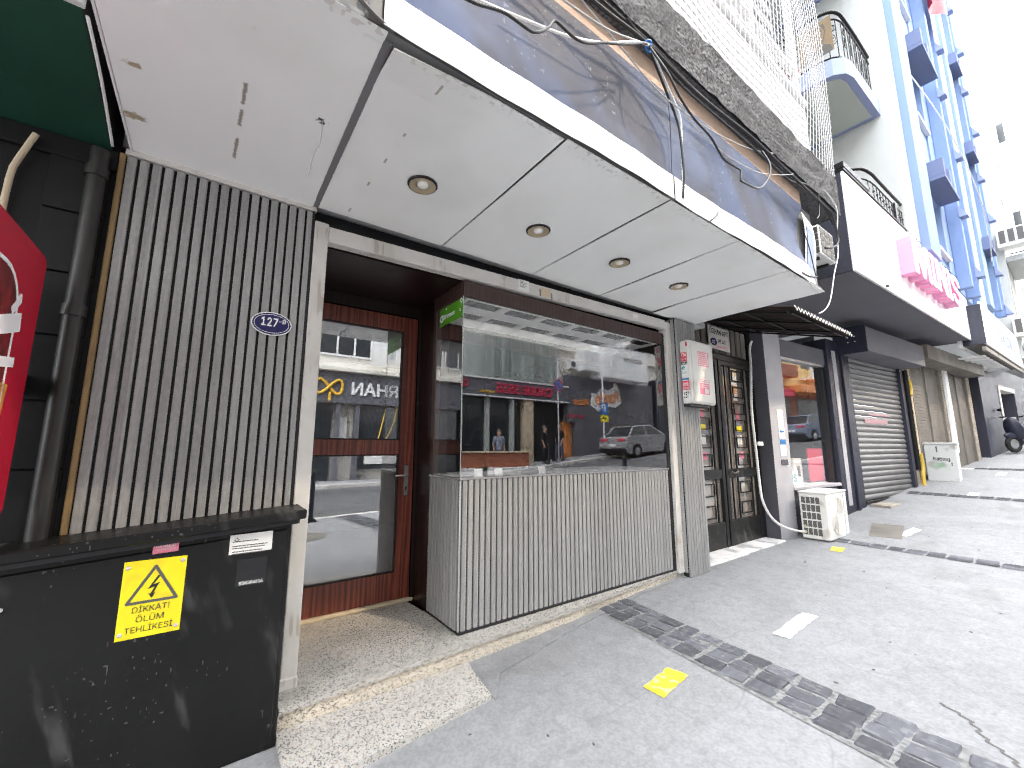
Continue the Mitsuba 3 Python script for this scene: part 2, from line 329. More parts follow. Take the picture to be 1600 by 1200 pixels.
# the cobble strips set across the pavement (left edge line, right edge line at the wall and at the kerb side)
def strip(yl, xa, xb, ys, ncol, length, parts, seed, prefix='pavement'):
    r = np.random.RandomState(seed); y = ys; row = 0; out = []
    bed = []
    while y > yl:
        L = length * (.85 + .35 * r.rand())
        t0, t1 = (ys - y) / (ys - yl), (ys - (y - L)) / (ys - yl)
        x0, x1 = np.interp(t0, [0, 1], xa), np.interp(t0, [0, 1], xb)
        w = (x1 - x0) / ncol
        for c in range(ncol):
            gap = .012
            off = (r.rand() - .5) * .022
            a, b = x0 + w * c + gap * .35 + (r.rand() - .5) * .014, x0 + w * (c + 1) - gap * .35 + (r.rand() - .5) * .014
            hl = L
            m = bx(a, b, y - L + .007 + off, y + off - .007, -.05, .010 + .006 * r.rand(), .012)
            v = np.array(m.vertices); v[:, :2] += (r.rand(len(v), 2) - .5) * .020 * (v[:, 2:] < .02); v[:, 2] += g(v[:, 0]) + (r.rand(len(v)) - .5) * .004
            out.append(trimesh.Trimesh(v, m.faces, process=False))
        y -= L; row += 1
    n = 24
    yy = np.linspace(yl, ys, n)
    put(prefix + '__strip_bed', sheet(lambda u, v: (np.interp((ys - v) / (ys - yl), [0, 1], xa) * (1 - u) + np.interp((ys - v) / (ys - yl), [0, 1], xb) * u, v, g(np.interp((ys - v) / (ys - yl), [0, 1], xa) * (1 - u) + np.interp((ys - v) / (ys - yl), [0, 1], xb) * u) + .004), np.linspace(-.04, 1.04, 3), yy), 'm_mortar')
    if parts:
        for m in out: put(prefix + '__cobble', m, f'm_cobble_{r.randint(3)}', smooth=25)
    else: put(prefix + '__cobble_strip', out, 'm_cobble_0', kind='stuff')
strip(-1.9, [2.72, 2.10], [3.09, 2.52], 2.56, 3, .15, True, 3)
strip(-1.9, [7.12, 6.95], [7.36, 7.20], 2.3, 2, .19, True, 4)
strip(-1.9, [11.20, 10.95], [11.45, 11.2], 2.2, 2, .19, False, 5)
strip(-1.9, [15.20, 14.9], [15.45, 15.15], 1.7, 2, .19, False, 6)
def patch(name, pts, m):
    p = Polygon(pts).buffer(-.004)
    r = np.random.RandomState(len(name) + int(1000 * abs(pts[0][0])))
    c = np.array(p.segmentize(.045).exterior.coords)[:-1]; c += (r.rand(*c.shape) - .5) * .011
    mm = ext(Polygon(c), .0015); v = np.array(mm.vertices); v[:, 2] += g(v[:, 0]) + .0042
    put('pavement__' + name, trimesh.Trimesh(v, mm.faces, process=False), m)
patch('yellow_mark', [(2.11, 1.64), (2.40, 1.68), (2.42, 1.545), (2.11, 1.51)], 'm_paint_yellow')
patch('white_mark', [(3.36, 1.48), (3.95, 1.50), (3.96, 1.385), (3.37, 1.37)], 'm_paint_white')
patch('yellow_mark', [(6.51, 2.09), (6.79, 2.14), (6.80, 2.0), (6.51, 1.95)], 'm_paint_yellow')
patch('white_mark', [(7.97, 1.72), (8.46, 1.64), (8.37, 1.53), (7.93, 1.61)], 'm_paint_white')
patch('white_mark', [(11.28, 1.43), (11.71, 1.41), (11.72, 1.27), (11.30, 1.28)], 'm_paint_white')
patch('white_mark', [(14.2, 1.28), (14.7, 1.26), (14.7, 1.12), (14.2, 1.13)], 'm_paint_white')
hx = [(7.72, 1.98), (8.42, 2.10), (8.48, 1.74), (7.78, 1.64)]
mm = ext(Polygon(hx), .006); v = np.array(mm.vertices); v[:, 2] += g(v[:, 0]) + .001
put('pavement__access_cover', trimesh.Trimesh(v, mm.faces, process=False), 'm_old_metal')
patch('yellow_mark', [(7.95, 2.02), (8.12, 2.05), (8.12, 1.92), (7.95, 1.9)], 'm_paint_yellow')
# the round manhole cover that shows in the door glass
mh = [ext(ellipse(1.25, -.35, r1, r1).difference(ellipse(1.25, -.35, r1 - .045, r1 - .045)), .008) for r1 in (.36, .27, .18)] + [ext(ellipse(1.25, -.35, .36, .36), .003)]
put('pavement__manhole_cover', mh, 'm_old_metal', M=frame([0, 0, float(g(1.25)) + .002], [1, 0, 0], [0, 1, 0]))
cpt = spline([[2.80, .30], [2.92, .36], [2.99, .43], [3.12, .50], [3.2, .62]], 30); cpt = cpt + np.c_[0 * cpt[:, 0], .012 * np.sin(np.arange(30) * 1.7)]
ck = ext(LineString(cpt).buffer(.006), .001); v = np.array(ck.vertices); v[:, 2] += g(v[:, 0]) + .0012
put('pavement__crack', trimesh.Trimesh(v, ck.faces, process=False), 'm_grille')
# crumbs and leaves of litter on the pavement
lit = []
for k in range(46):
    x, y = rng.uniform(.8, 9), rng.uniform(-.2, 2.2)
    m = trimesh.creation.icosphere(0, rng.uniform(.004, .011)); m.apply_scale([1.6, .8, .35]); m.apply_transform(trimesh.transformations.rotation_matrix(rng.uniform(0, 6), [0, 0, 1])); m.apply_translation([x, y, float(g(x)) + .003]); lit.append(m)
put('litter', lit, 'm_grille', kind='stuff', label='small dark crumbs of litter scattered over the pavement', category='litter')

# ------------------------------------------------------------------ the apartment building that holds the shop
B = thing('apartment_building', 'rough grey stuccoed apartment building above the shop canopy with a netted balcony', 'building')
def P(name, mesh, m, **k): return put(name, mesh, m, B, **k)
P('upper_wall', [bx(-6, 4.9, 2.63, 3.0, 2.86, 16), bx(4.6, 4.9, 3.0, 8, 0, 16), bx(-6, -5.7, 3, 8, 0, 16), bx(-6, 4.9, 8, 8.3, 0, 16), bx(-6, 4.9, 2.6, 8.3, 16, 16.3)], 'm_white_wall')
ledge = sheet(lambda u, v: (u, 1.17 + .0 * u, v), np.linspace(-5, 4.95, 120), np.linspace(3.69, 4.08, 8), True)
vv = np.array(ledge.vertices); vv[:, 1] += .035 * (meshkit.fbm(vv * [9, 1, 14], 3) - .5); ledge.vertices = vv
lend = sheet(lambda u, v: (4.95 + 0 * u, u, v), np.linspace(1.17, 2.63, 14), np.linspace(3.69, 4.08, 6))
vv = np.array(lend.vertices); vv[:, 0] += .02 * (meshkit.fbm(vv * 11, 3) - .5); lend.vertices = vv
P('stucco_ledge', [ledge, lend, bx(-5, 4.94, 1.19, 2.63, 3.695, 4.075)], 'm_stucco')
# the balcony behind the net: parapet, louvred panels, posts and window, floor after floor
for k in range(4):
    z = 4.08 + 3.0 * k
    P('balcony_parapet', [bx(1.2, 4.75, 1.30, 1.38, z, z + .78, .01), bx(4.67, 4.75, 1.38, 2.63, z, z + .78)], 'm_white_wall')
    P('balcony_rail', [bx(1.2, 4.72, 1.27, 1.41, z + .80, z + .86, .01), bx(1.2, 4.72, 1.30, 1.36, z + 1.15, z + 1.2, .01)] + [bx(x, x + .05, 1.3, 1.36, z + .86, z + 2.7) for x in (1.2, 2.4, 3.6, 4.6)], 'm_white')
    P('balcony_slab', bx(-5, 4.6, 1.25, 2.63, z + 2.72, z + 3.0), 'm_white_wall')
    for j in range(9):
        P('louvre', bx(1.25, 4.6, 1.46, 1.50, z + .95 + .2 * j, z + 1.07 + .2 * j), 'm_balcony_grey')
    P('balcony_window', [bx(2.0, 3.8, 2.58, 2.64, z + .2, z + 2.4)], 'm_window_dark')
# bird net: a bulging grid of cords on real tubes
def netpt(u, w):
    s = np.sin(np.clip((w - 4.05) / 3.0, 0, 1) * np.pi)
    u = u - .14 * np.maximum(w - 4.7, 0) * np.clip((u - 3) / 2, 0, 1)
    return np.c_[u, 1.20 - .07 * s + .012 * np.sin(u * 5 + w * 3), w - .03 * np.sin(u * 2.2)]
cords = []
for w in np.arange(4.0, 7.6, .068):
    u = np.linspace(1.3, 5.02, 26); cords.append(tube(netpt(u, np.full_like(u, w)), .0038, 3, False))
for u in np.arange(1.3, 5.03, .068):
    w = np.linspace(4.0, 7.6, 22); cords.append(tube(netpt(np.full_like(w, u), w), .0038, 3, False))
put('bird_net', cords, 'm_net', label='white bird netting bulging over the balcony above the stucco ledge', category='net', kind=None)
# shop shell: recess, room
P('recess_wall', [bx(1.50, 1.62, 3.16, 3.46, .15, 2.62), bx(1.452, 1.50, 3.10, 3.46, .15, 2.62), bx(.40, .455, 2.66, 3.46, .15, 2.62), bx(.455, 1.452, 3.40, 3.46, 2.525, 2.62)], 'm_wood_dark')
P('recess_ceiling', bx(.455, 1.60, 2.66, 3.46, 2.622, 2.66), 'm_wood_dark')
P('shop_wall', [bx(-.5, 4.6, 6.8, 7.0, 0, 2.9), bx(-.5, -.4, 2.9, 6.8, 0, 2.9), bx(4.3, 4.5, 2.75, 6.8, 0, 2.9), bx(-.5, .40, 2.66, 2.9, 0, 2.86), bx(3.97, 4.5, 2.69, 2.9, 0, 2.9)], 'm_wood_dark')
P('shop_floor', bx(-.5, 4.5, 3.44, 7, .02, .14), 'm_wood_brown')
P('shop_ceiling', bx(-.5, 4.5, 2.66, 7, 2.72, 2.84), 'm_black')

# the slatted panel left of the door
L1 = thing('slatted_wall_panel', 'grey slatted wall panel left of the shop door above the black cabinet', 'wall panel')
put('backing', bx(-.452, .398, 2.600, 2.655, 1.00, 2.80), 'm_slat_black', L1)
for i in range(18):
    x = -.446 + i * .0472
    put('slat', bx(x, x + .0345, 2.578, 2.604, 1.01, 2.79 + .0, .003), 'm_slat', L1)
put('top_trim', bx(-.455, .405, 2.572, 2.66, 2.795, 2.824, .003), 'm_post', L1)
put('edge_trim', bx(.383, .398, 2.574, 2.604, 1.0, 2.793, .002), 'm_slat_black', L1)
put('timber_edge', bx(-.476, -.453, 2.585, 2.70, 1.0, 2.80, .004), 'm_timber', L1)

# white door surround
D = thing('shop_surround', 'scuffed off-white metal surround with two posts and a lintel round the door and window', 'door frame')
put('post', [bx(.400, .478, 2.565, 2.66, .20, 2.735, .004)], 'm_post', D)
put('post_foot', [bx(.396, .482, 2.555, 2.66, .150, .205, .004)], 'm_post', D)
put('post', [bx(3.958, 4.045, 2.565, 2.66, .12, 2.75, .004)], 'm_post', D)
put('lintel', sheared(bx(.478, 3.958, 2.570, 2.64, 2.622, 2.722, .004), lambda q: .014 * (q - .48)), 'm_post', D)
put('notice_sticker', [bx(1.93, 2.04, 2.5665, 2.569, 2.655, 2.745)], 'm_paper', D)
put('notice_print', [bx(1.945, 1.945 + .07 * f, 2.5655, 2.567, 2.73 - .012 * i, 2.734 - .012 * i) for i, f in enumerate((.6, 1, .9, 1, .7))], 'm_grille', D)
put('taped_paper', sheared(bx(2.17, 2.28, 2.5660, 2.5689, 2.655, 2.73), lambda q: .05 * (q - 2.2)), 'm_beige', D)
put('tape', [bx(2.155, 2.165, 2.5655, 2.5669, 2.65, 2.71), bx(2.285, 2.295, 2.5655, 2.5669, 2.64, 2.70)], 'm_grille', D)
put('small_sticker', [bx(3.40, 3.48, 2.5660, 2.5689, 2.69, 2.735)], 'm_paper', D)

# house number
H = thing('house_number_plate', 'oval dark blue enamel house number plate reading 127-B on the slatted panel', 'house number')
MH = frame([.222, 2.572, 2.056], [1, 0, .0], [0, 0, 1])
put('rim', ext(ellipse(0, 0, .098, .066), .004), 'm_white', H, M=MH)
mat('m_enamel', (.016, .014, .085), .4, spec=.3)
put('plate', [ext(ellipse(0, 0, .0925, .0605), .0055)], 'm_enamel', H, M=MH)
put('inner_line', ext(ellipse(0, 0, .085, .053).difference(ellipse(0, 0, .0825, .0505)), .0062), 'm_white', H, M=MH)
put('number', [text('127', .046, MH @ frame([-.052, -.014, .0055], [1, 0, 0], [0, 1, 0]), .001, True, width=.082), text('-B', .022, MH @ frame([.034, .008, .0055], [1, 0, 0], [0, 1, 0]), .001, True)], 'm_white', H)

# ------------------------------------------------------------------ shop door
DO = thing('shop_door', 'mahogany veneered shop door with two mirror-like glass panes', 'door')
for a, b in ((1.298, 1.425), (.475, .600)):
    put('stile', bx(a, b, 3.395, 3.445, .178, 2.515, .003), 'm_wood_red', DO)
for a, b in ((2.382, 2.513), (1.322, 1.441), (.180, .386)):
    put('rail', bx(.600, 1.298, 3.3965, 3.4435, a, b, .002), 'm_wood_red', DO)
for a, b in ((1.441, 2.382), (.386, 1.322)):
    put('pane', sheet(lambda u, v: (u, 3.418 + 0 * u, v), np.array([.600, 1.298]), np.array([a, b]), True), 'm_mirror_glass', DO)
    put('glazing_bead', [bx(.600, 1.298, 3.399, 3.412, b - .010, b, .002), bx(.600, 1.298, 3.399, 3.412, a, a + .010, .002), bx(1.288, 1.298, 3.3995, 3.4125, a + .01, b - .01, .002), bx(.6, .61, 3.3995, 3.4125, a + .01, b - .01, .002)], 'm_wood_dark', DO)
hd = put('handle', [bx(1.345, 1.382, 3.385, 3.3945, .985, 1.235, .004)], 'm_steel', DO)
put('lever', [tube(spline([[1.363, 3.39, 1.152], [1.363, 3.345, 1.152], [1.35, 3.335, 1.152], [1.25, 3.337, 1.150]], 14), .008, 8)], 'm_steel', hd)
put('keyhole', bx(1.357, 1.370, 3.382, 3.387, 1.03, 1.06, .003), 'm_black', hd)
put('sill', bx(.46, 1.45, 3.37, 3.46, .152, .176, .004), 'm_beige', DO)
put('door_jamb', [bx(1.4285, 1.452, 3.38, 3.46, .152, 2.525), bx(.455, .472, 3.38, 3.46, .177, 2.525)], 'm_wood_dark', DO)

# ------------------------------------------------------------------ shop window box
W = thing('shop_window', 'corner shop window box over a grey slatted base under the white lintel', 'shop window')
put('base_backing', [bx(1.452, 3.93, 2.612, 2.66, .165, 1.155), bx(1.452, 1.50, 2.66, 3.10, .165, 1.155)], 'm_slat_black', W)
put('base_trim', [bx(1.440, 3.935, 2.588, 2.612, .150, .166, .002), bx(1.440, 1.4665, 2.612, 3.105, .150, .166, .002)], 'm_slat_black', W)
for i in range(50):
    x = 1.462 + i * .0488
    if x > 3.9: break
    put('slat', bx(x, x + .0352, 2.592, 2.616, .167, 1.152, .003), 'm_slat', W)
for i in range(9):
    y = 2.632 + i * .0512
    put('side_slat', bx(1.434, 1.456, y, y + .037, .167, 1.152, .003), 'm_slat', W)
put('corner_bead', bx(1.438, 1.452, 2.594, 2.608, .167, 1.152, .003), 'm_steel', W)
put('end_trim', bx(3.905, 3.956, 2.600, 2.66, .15, 2.62), 'm_slat_black', W)
put('sill_board', [bx(1.434, 3.905, 2.588, 2.63, 1.1535, 1.168, .002), bx(1.434, 1.475, 2.63, 3.10, 1.1535, 1.168, .002)], 'm_steel', W)
put('display_floor', bx(1.475, 3.905, 2.632, 3.30, 1.12, 1.166), 'm_marble', W)
put('front_pane', sheet(lambda u, v: (u, 2.606 + 0 * u, v), np.array([1.447, 3.905]), np.array([1.168, 2.503]), True), 'm_glass', W)
put('side_pane', sheet(lambda u, v: (1.447 + 0 * u, v * 1.0, u), np.array([1.168, 2.503]), np.array([2.612, 3.045]), False), 'm_glass', W)
put('glass_edge', [bx(1.443, 1.4465, 2.603, 2.610, 1.168, 2.503)], 'm_grey_green', W)
put('header', [bx(1.440, 3.905, 2.590, 2.635, 2.503, 2.621, .002), bx(1.440, 1.49, 2.635, 3.10, 2.503, 2.621, .002)], 'm_wood_brown', W)
put('back_post', [bx(1.440, 1.49, 3.048, 3.10, 1.168, 2.503, .003)], 'm_wood_brown', W)
# lowered ceiling of the display with its rows of sunk light boxes
plate = sbox(1.49, 2.637, 3.905, 3.34)
holes = []
for r_, (ya, yb) in enumerate(((2.67, 2.83), (2.96, 3.12))):
    for i in range(6):
        x0 = 1.53 + i * .40
        h_ = sbox(x0, ya, x0 + .33, yb); holes.append(h_); plate = plate.difference(h_)
put('lowered_ceiling', ext(plate, .016, frame([0, 0, 2.505], [1, 0, 0], [0, 1, 0])), 'm_white', W)
lb = []
for h_ in holes:
    a, b, c, d = h_.bounds
    lb += [bx(a - .01, c + .01, b - .01, b, 2.522, 2.60), bx(a - .01, c + .01, d, d + .01, 2.522, 2.60), bx(a - .01, a, b, d, 2.522, 2.60), bx(c, c + .01, b, d, 2.522, 2.60), bx(a - .01, c + .01, b - .01, d + .01, 2.60, 2.605)]
put('light_box', lb, 'm_slat_black', W)
put('tube_lamp', [cyl([h_.bounds[0] + .04, h_.centroid.y + .02, 2.585], [h_.bounds[2] - .18, h_.centroid.y + .02, 2.585], .012, 10) for h_ in holes], 'm_white', W)
put('back_beam', bx(1.49, 3.905, 3.30, 3.36, 2.36, 2.504), 'm_wood_brown', W)
put('back_board', bx(1.49, 3.905, 3.30, 3.33, .16, 1.165), 'm_wood_dark', W)
for i, x in enumerate((1.62, 1.80, 2.24)):
    c = bx(x, x + .075, 2.70, 2.703, 0, .055); c.apply_transform(trimesh.transformations.rotation_matrix(-.25, [1, 0, 0], [x, 2.7, 0])); c.apply_translation([0, 0, 1.167])
    put('price_card', c, 'm_paper', W)
SG = put('card_sticker', [bx(1.4445, 1.4455, 2.615, 3.0, 2.345, 2.495)], 'm_sticker_green', W, label='green promotional sticker with white rings at the top of the side pane')
MS = frame([1.4443, 2.90, 2.40], [0, -1, 0], [0, 0, 1])
put('print', [text('bonus', .034, MS, .0006, True, width=.16)] + [ext(Point(a, b).buffer(r).difference(Point(a, b).buffer(r * .55)), .0008, MS) for a, b, r in ((-.03, .015, .022), (-.06, .01, .03), (.02, .075, .010), (.245, .01, .010), (.262, .078, .018))], 'm_white', SG)

# ------------------------------------------------------------------ granite doorstep
G0 = thing('granite_doorstep', 'speckled granite doorstep with two levels in front of the shop door', 'step')
def slab(poly, z0, z1, b=.006):
    m = ext(Polygon(poly), z1 - z0); m.apply_translation([0, 0, z0]); return m
put('tread', slab([(.38, 2.405), (1.475, 2.452), (1.475, 2.60), (1.40, 3.46), (.38, 3.46)], .122, .150), 'm_granite', G0)
put('tread', slab([(1.478, 2.452), (2.41, 2.485), (3.34, 2.562), (3.955, 2.585), (3.955, 2.66), (1.478, 2.66)], .122, .1495), 'm_granite', G0)
put('riser', slab([(.38, 2.42), (1.475, 2.467), (2.41, 2.5), (3.34, 2.577), (4.02, 2.600), (4.02, 2.7), (.38, 2.7)], -.08, .1165), 'm_granite_warm', G0)
put('riser', slab([(3.958, 2.575), (4.05, 2.58), (4.05, 2.66), (3.958, 2.66)], .0, .118), 'm_mortar', G0)
put('lower_slab', slab([(.377, 1.985), (.60, 2.0), (1.37, 2.075), (1.415, 2.36), (1.44, 2.45), (.377, 2.42)], -.05, .047), 'm_granite', G0)
put('mortar_apron', sheared(slab([(1.38, 2.05), (1.55, 2.25), (2.4, 2.42), (3.3, 2.53), (4.06, 2.56), (4.06, 2.62), (1.40, 2.5)], -.05, .0085), lambda q: g(q) ), 'm_concrete', G0)

# ------------------------------------------------------------------ canopy over the shop
K = thing('shop_canopy', 'white panelled canopy with a dented blue-grey metal fascia above the shop', 'canopy')
ZS = 2.82
edges = [-.435, .392, 1.238, 2.072, 2.900, 3.728, 4.545]
def soff(i):
    x0, x1 = edges[i] + (.016 if i == 1 else .006), edges[i + 1] - (.012 if i == 0 else .006)
    r = np.random.RandomState(20 + i); ph = r.rand(4) * 6
    def fn(u, v):
        z = ZS + .004 * np.sin(u * 3 + ph[0]) * np.sin(v * 3 + ph[1]) - .002 * r.rand()
        if i == 1: z = z - .035 * np.clip(1 - np.hypot((u - x0) / .45, (v - 1.28) / .20), 0, 1) ** 1.3
        if i == 5: z = z - .018 * np.clip((v - 2.2) / .4, 0, 1)
        return u, v, z
    yend = 2.572 if i < 1 else 2.564
    y0 = 1.275 if i == 1 else 1.262
    us, vs = np.linspace(x0, x1, 16), np.linspace(y0, yend, 16)
    if i == 5:
        f0 = fn
        def fn(u, v):      # the end panel runs askew
            uu = x0 + (u - x0) * (1 - .06 * (v - 1.26) / 1.3)
            return f0(uu, v)
    a = sheet(fn, us, vs, True); b = sheet(lambda u, v: tuple(np.array(fn(u, v)) + np.array([0, 0, .004])[:, None, None]), us, vs)
    put('soffit_panel', [a, b], 'm_soffit', K)
for i in range(6): soff(i)
put('joint_backing', bx(-.43, 4.5, 1.27, 2.56, ZS + .012, ZS + .03), 'm_joint', K)
put('joint_strip', [bx(edges[1] - .014, edges[1] + .017, 1.30, 2.56, ZS - .001, ZS + .011)], 'm_joint', K)
put('frame', [bx(-.43, 4.5, 1.30, 1.34, ZS + .03, 3.6), bx(-.43, -.39, 1.30, 2.56, ZS + .03, 3.5), bx(4.46, 4.5, 1.30, 2.56, ZS + .03, 3.4), bx(-.43, 4.5, 1.30, 2.63, 3.50, 3.54)], 'm_joint', K)
put('end_cover', [bx(-.44, -.431, 1.262, 2.62, ZS - .004, 3.45), bx(4.505, 4.515, 1.34, 2.6, ZS + .004, 3.3)], 'm_white_strip', K)
def trimfn(u, v): return u, 1.246 + .004 * np.sin(u * 3.1) + .002 * np.sin(u * 17), v + .004 * np.sin(u * 4 + 1)
def solid_sheet(fn, us, vs, th):
    a = sheet(fn, us, vs, True); b = sheet(lambda u, v: tuple(np.array(fn(u, v)) + np.array([0, th, 0])[:, None, None]), us, vs)
    return [a, b]
put('front_trim', solid_sheet(trimfn, np.linspace(.36, 2.085, 60), np.linspace(ZS + .006, 2.975, 3), .003) , 'm_white_strip', K)
put('front_trim', solid_sheet(trimfn, np.linspace(2.10, 4.16, 60), np.linspace(ZS + .003, 2.975, 3), .003), 'm_white_strip', K)
put('broken_corner', [bx(.30, .36, 1.25, 1.29, ZS + .01, 2.97, .01), tube(spline([[.2, 1.26, 2.9], [.27, 1.24, 2.86], [.33, 1.25, 2.84], [.4, 1.262, 2.833]], 10), .008, 6), tube(spline([[2.45, 1.24, 2.80], [2.52, 1.22, 2.86], [2.56, 1.23, 2.90]], 8), .006, 6), tube(spline([[3.95, 1.24, 2.85], [4.05, 1.2, 2.82], [4.1, 1.18, 2.83]], 8), .007, 6)], 'm_grille', K)
def sheetfn(u, v):
    w = (v - 2.97) / .56
    d = .012 * np.sin(2.9 * u + 1.2 * w) * np.sin(np.pi * np.clip(w, 0, 1)) + .005 * np.sin(6.3 * u - 2 * w + 1) * np.sin(np.pi * np.clip(w, 0, 1)) + .0016 * np.sin(11 * (u + .4 * w))
    end = np.clip((u - 3.3) / .9, 0, 1)
    d = d - .05 * end * np.sin(np.pi * np.clip(w, 0, 1)) * np.sin(3.4 * u)
    return u - .10 * np.clip((u - 3.9) / .3, 0, 1) * np.sin(np.pi * np.clip(w, 0, 1)), 1.258 - d * .9 - .004, v
put('fascia_sheet', solid_sheet(sheetfn, np.linspace(-.6, 2.088, 90), np.linspace(2.972, 3.53, 14), .002), 'm_sheet', K, smooth=True)
put('fascia_sheet', solid_sheet(lambda u, v: sheetfn(u, v), np.linspace(2.094, 4.16, 80), np.linspace(2.968, 3.555, 14), .002), 'm_sheet', K, smooth=True)
put('top_board', sheared(bx(-.6, 4.17, 1.262, 1.285, 3.52, 3.69), lambda q: 0.012 * (q - 1)), 'm_peach', K)
def endfn(u, v): return u, 1.262 + .10 * (u - 4.16) + .012 * np.sin(9 * v), v + .0 * u
put('fascia_end', solid_sheet(endfn, np.linspace(4.17, 4.53, 8), np.linspace(ZS - .01, 3.50, 10), .003), 'm_white_strip', K)
put('fascia_end_panel', solid_sheet(lambda u, v: (u, endfn(u, v)[1] - .006, v), np.linspace(4.22, 4.44, 6), np.linspace(2.93, 3.38, 8), .002), 'm_pale_blue', K)
for i, x in enumerate((.83, 1.66, 2.49, 3.30)):
    o = np.array([x, 1.985, ZS])
    nth = ('leftmost', 'second', 'third', 'fourth and farthest')[i]
    d_ = thing('recessed_downlight', f'{nth} round brass downlight from the left in the canopy soffit', 'downlight', 'downlights in the canopy')
    t = np.linspace(0, 2 * np.pi, 33)
    def ringm(r0, r1, z0, z1):
        return sheet(lambda u, v: ((r0 + (r1 - r0) * v) * np.cos(u) + o[0], (r0 + (r1 - r0) * v) * np.sin(u) + o[1], o[2] + z0 + (z1 - z0) * v), t, np.array([0, 1.0]))
    put('rim', [ringm(.080, .083, -.009, -.001), ringm(.072, .080, -.010, -.009)], 'm_black', d_, smooth=40)
    put('ring', [ringm(.040, .072, -.004, -.012), ringm(.0395, .040, .0, -.004)], 'm_brass', d_, smooth=40)
    put('reflector', [ringm(.022, .040, .0, -.0035)], 'm_steel', d_, smooth=40)
    bl = trimesh.creation.icosphere(3, .030); bl.apply_scale([1, 1, .45]); bl.apply_translation(o + [0, 0, -.004]); put('bulb', bl, 'm_bulb', d_, smooth=True)
put('dangling_wire', tube(spline([[.28, 1.83, 2.83], [.285, 1.86, 2.74], [.27, 1.90, 2.70], [.262, 1.95, 2.62]], 14), .0022, 5), 'm_grey_cable', label='thin wire dangling from a hole in the first soffit panel', category='wire')

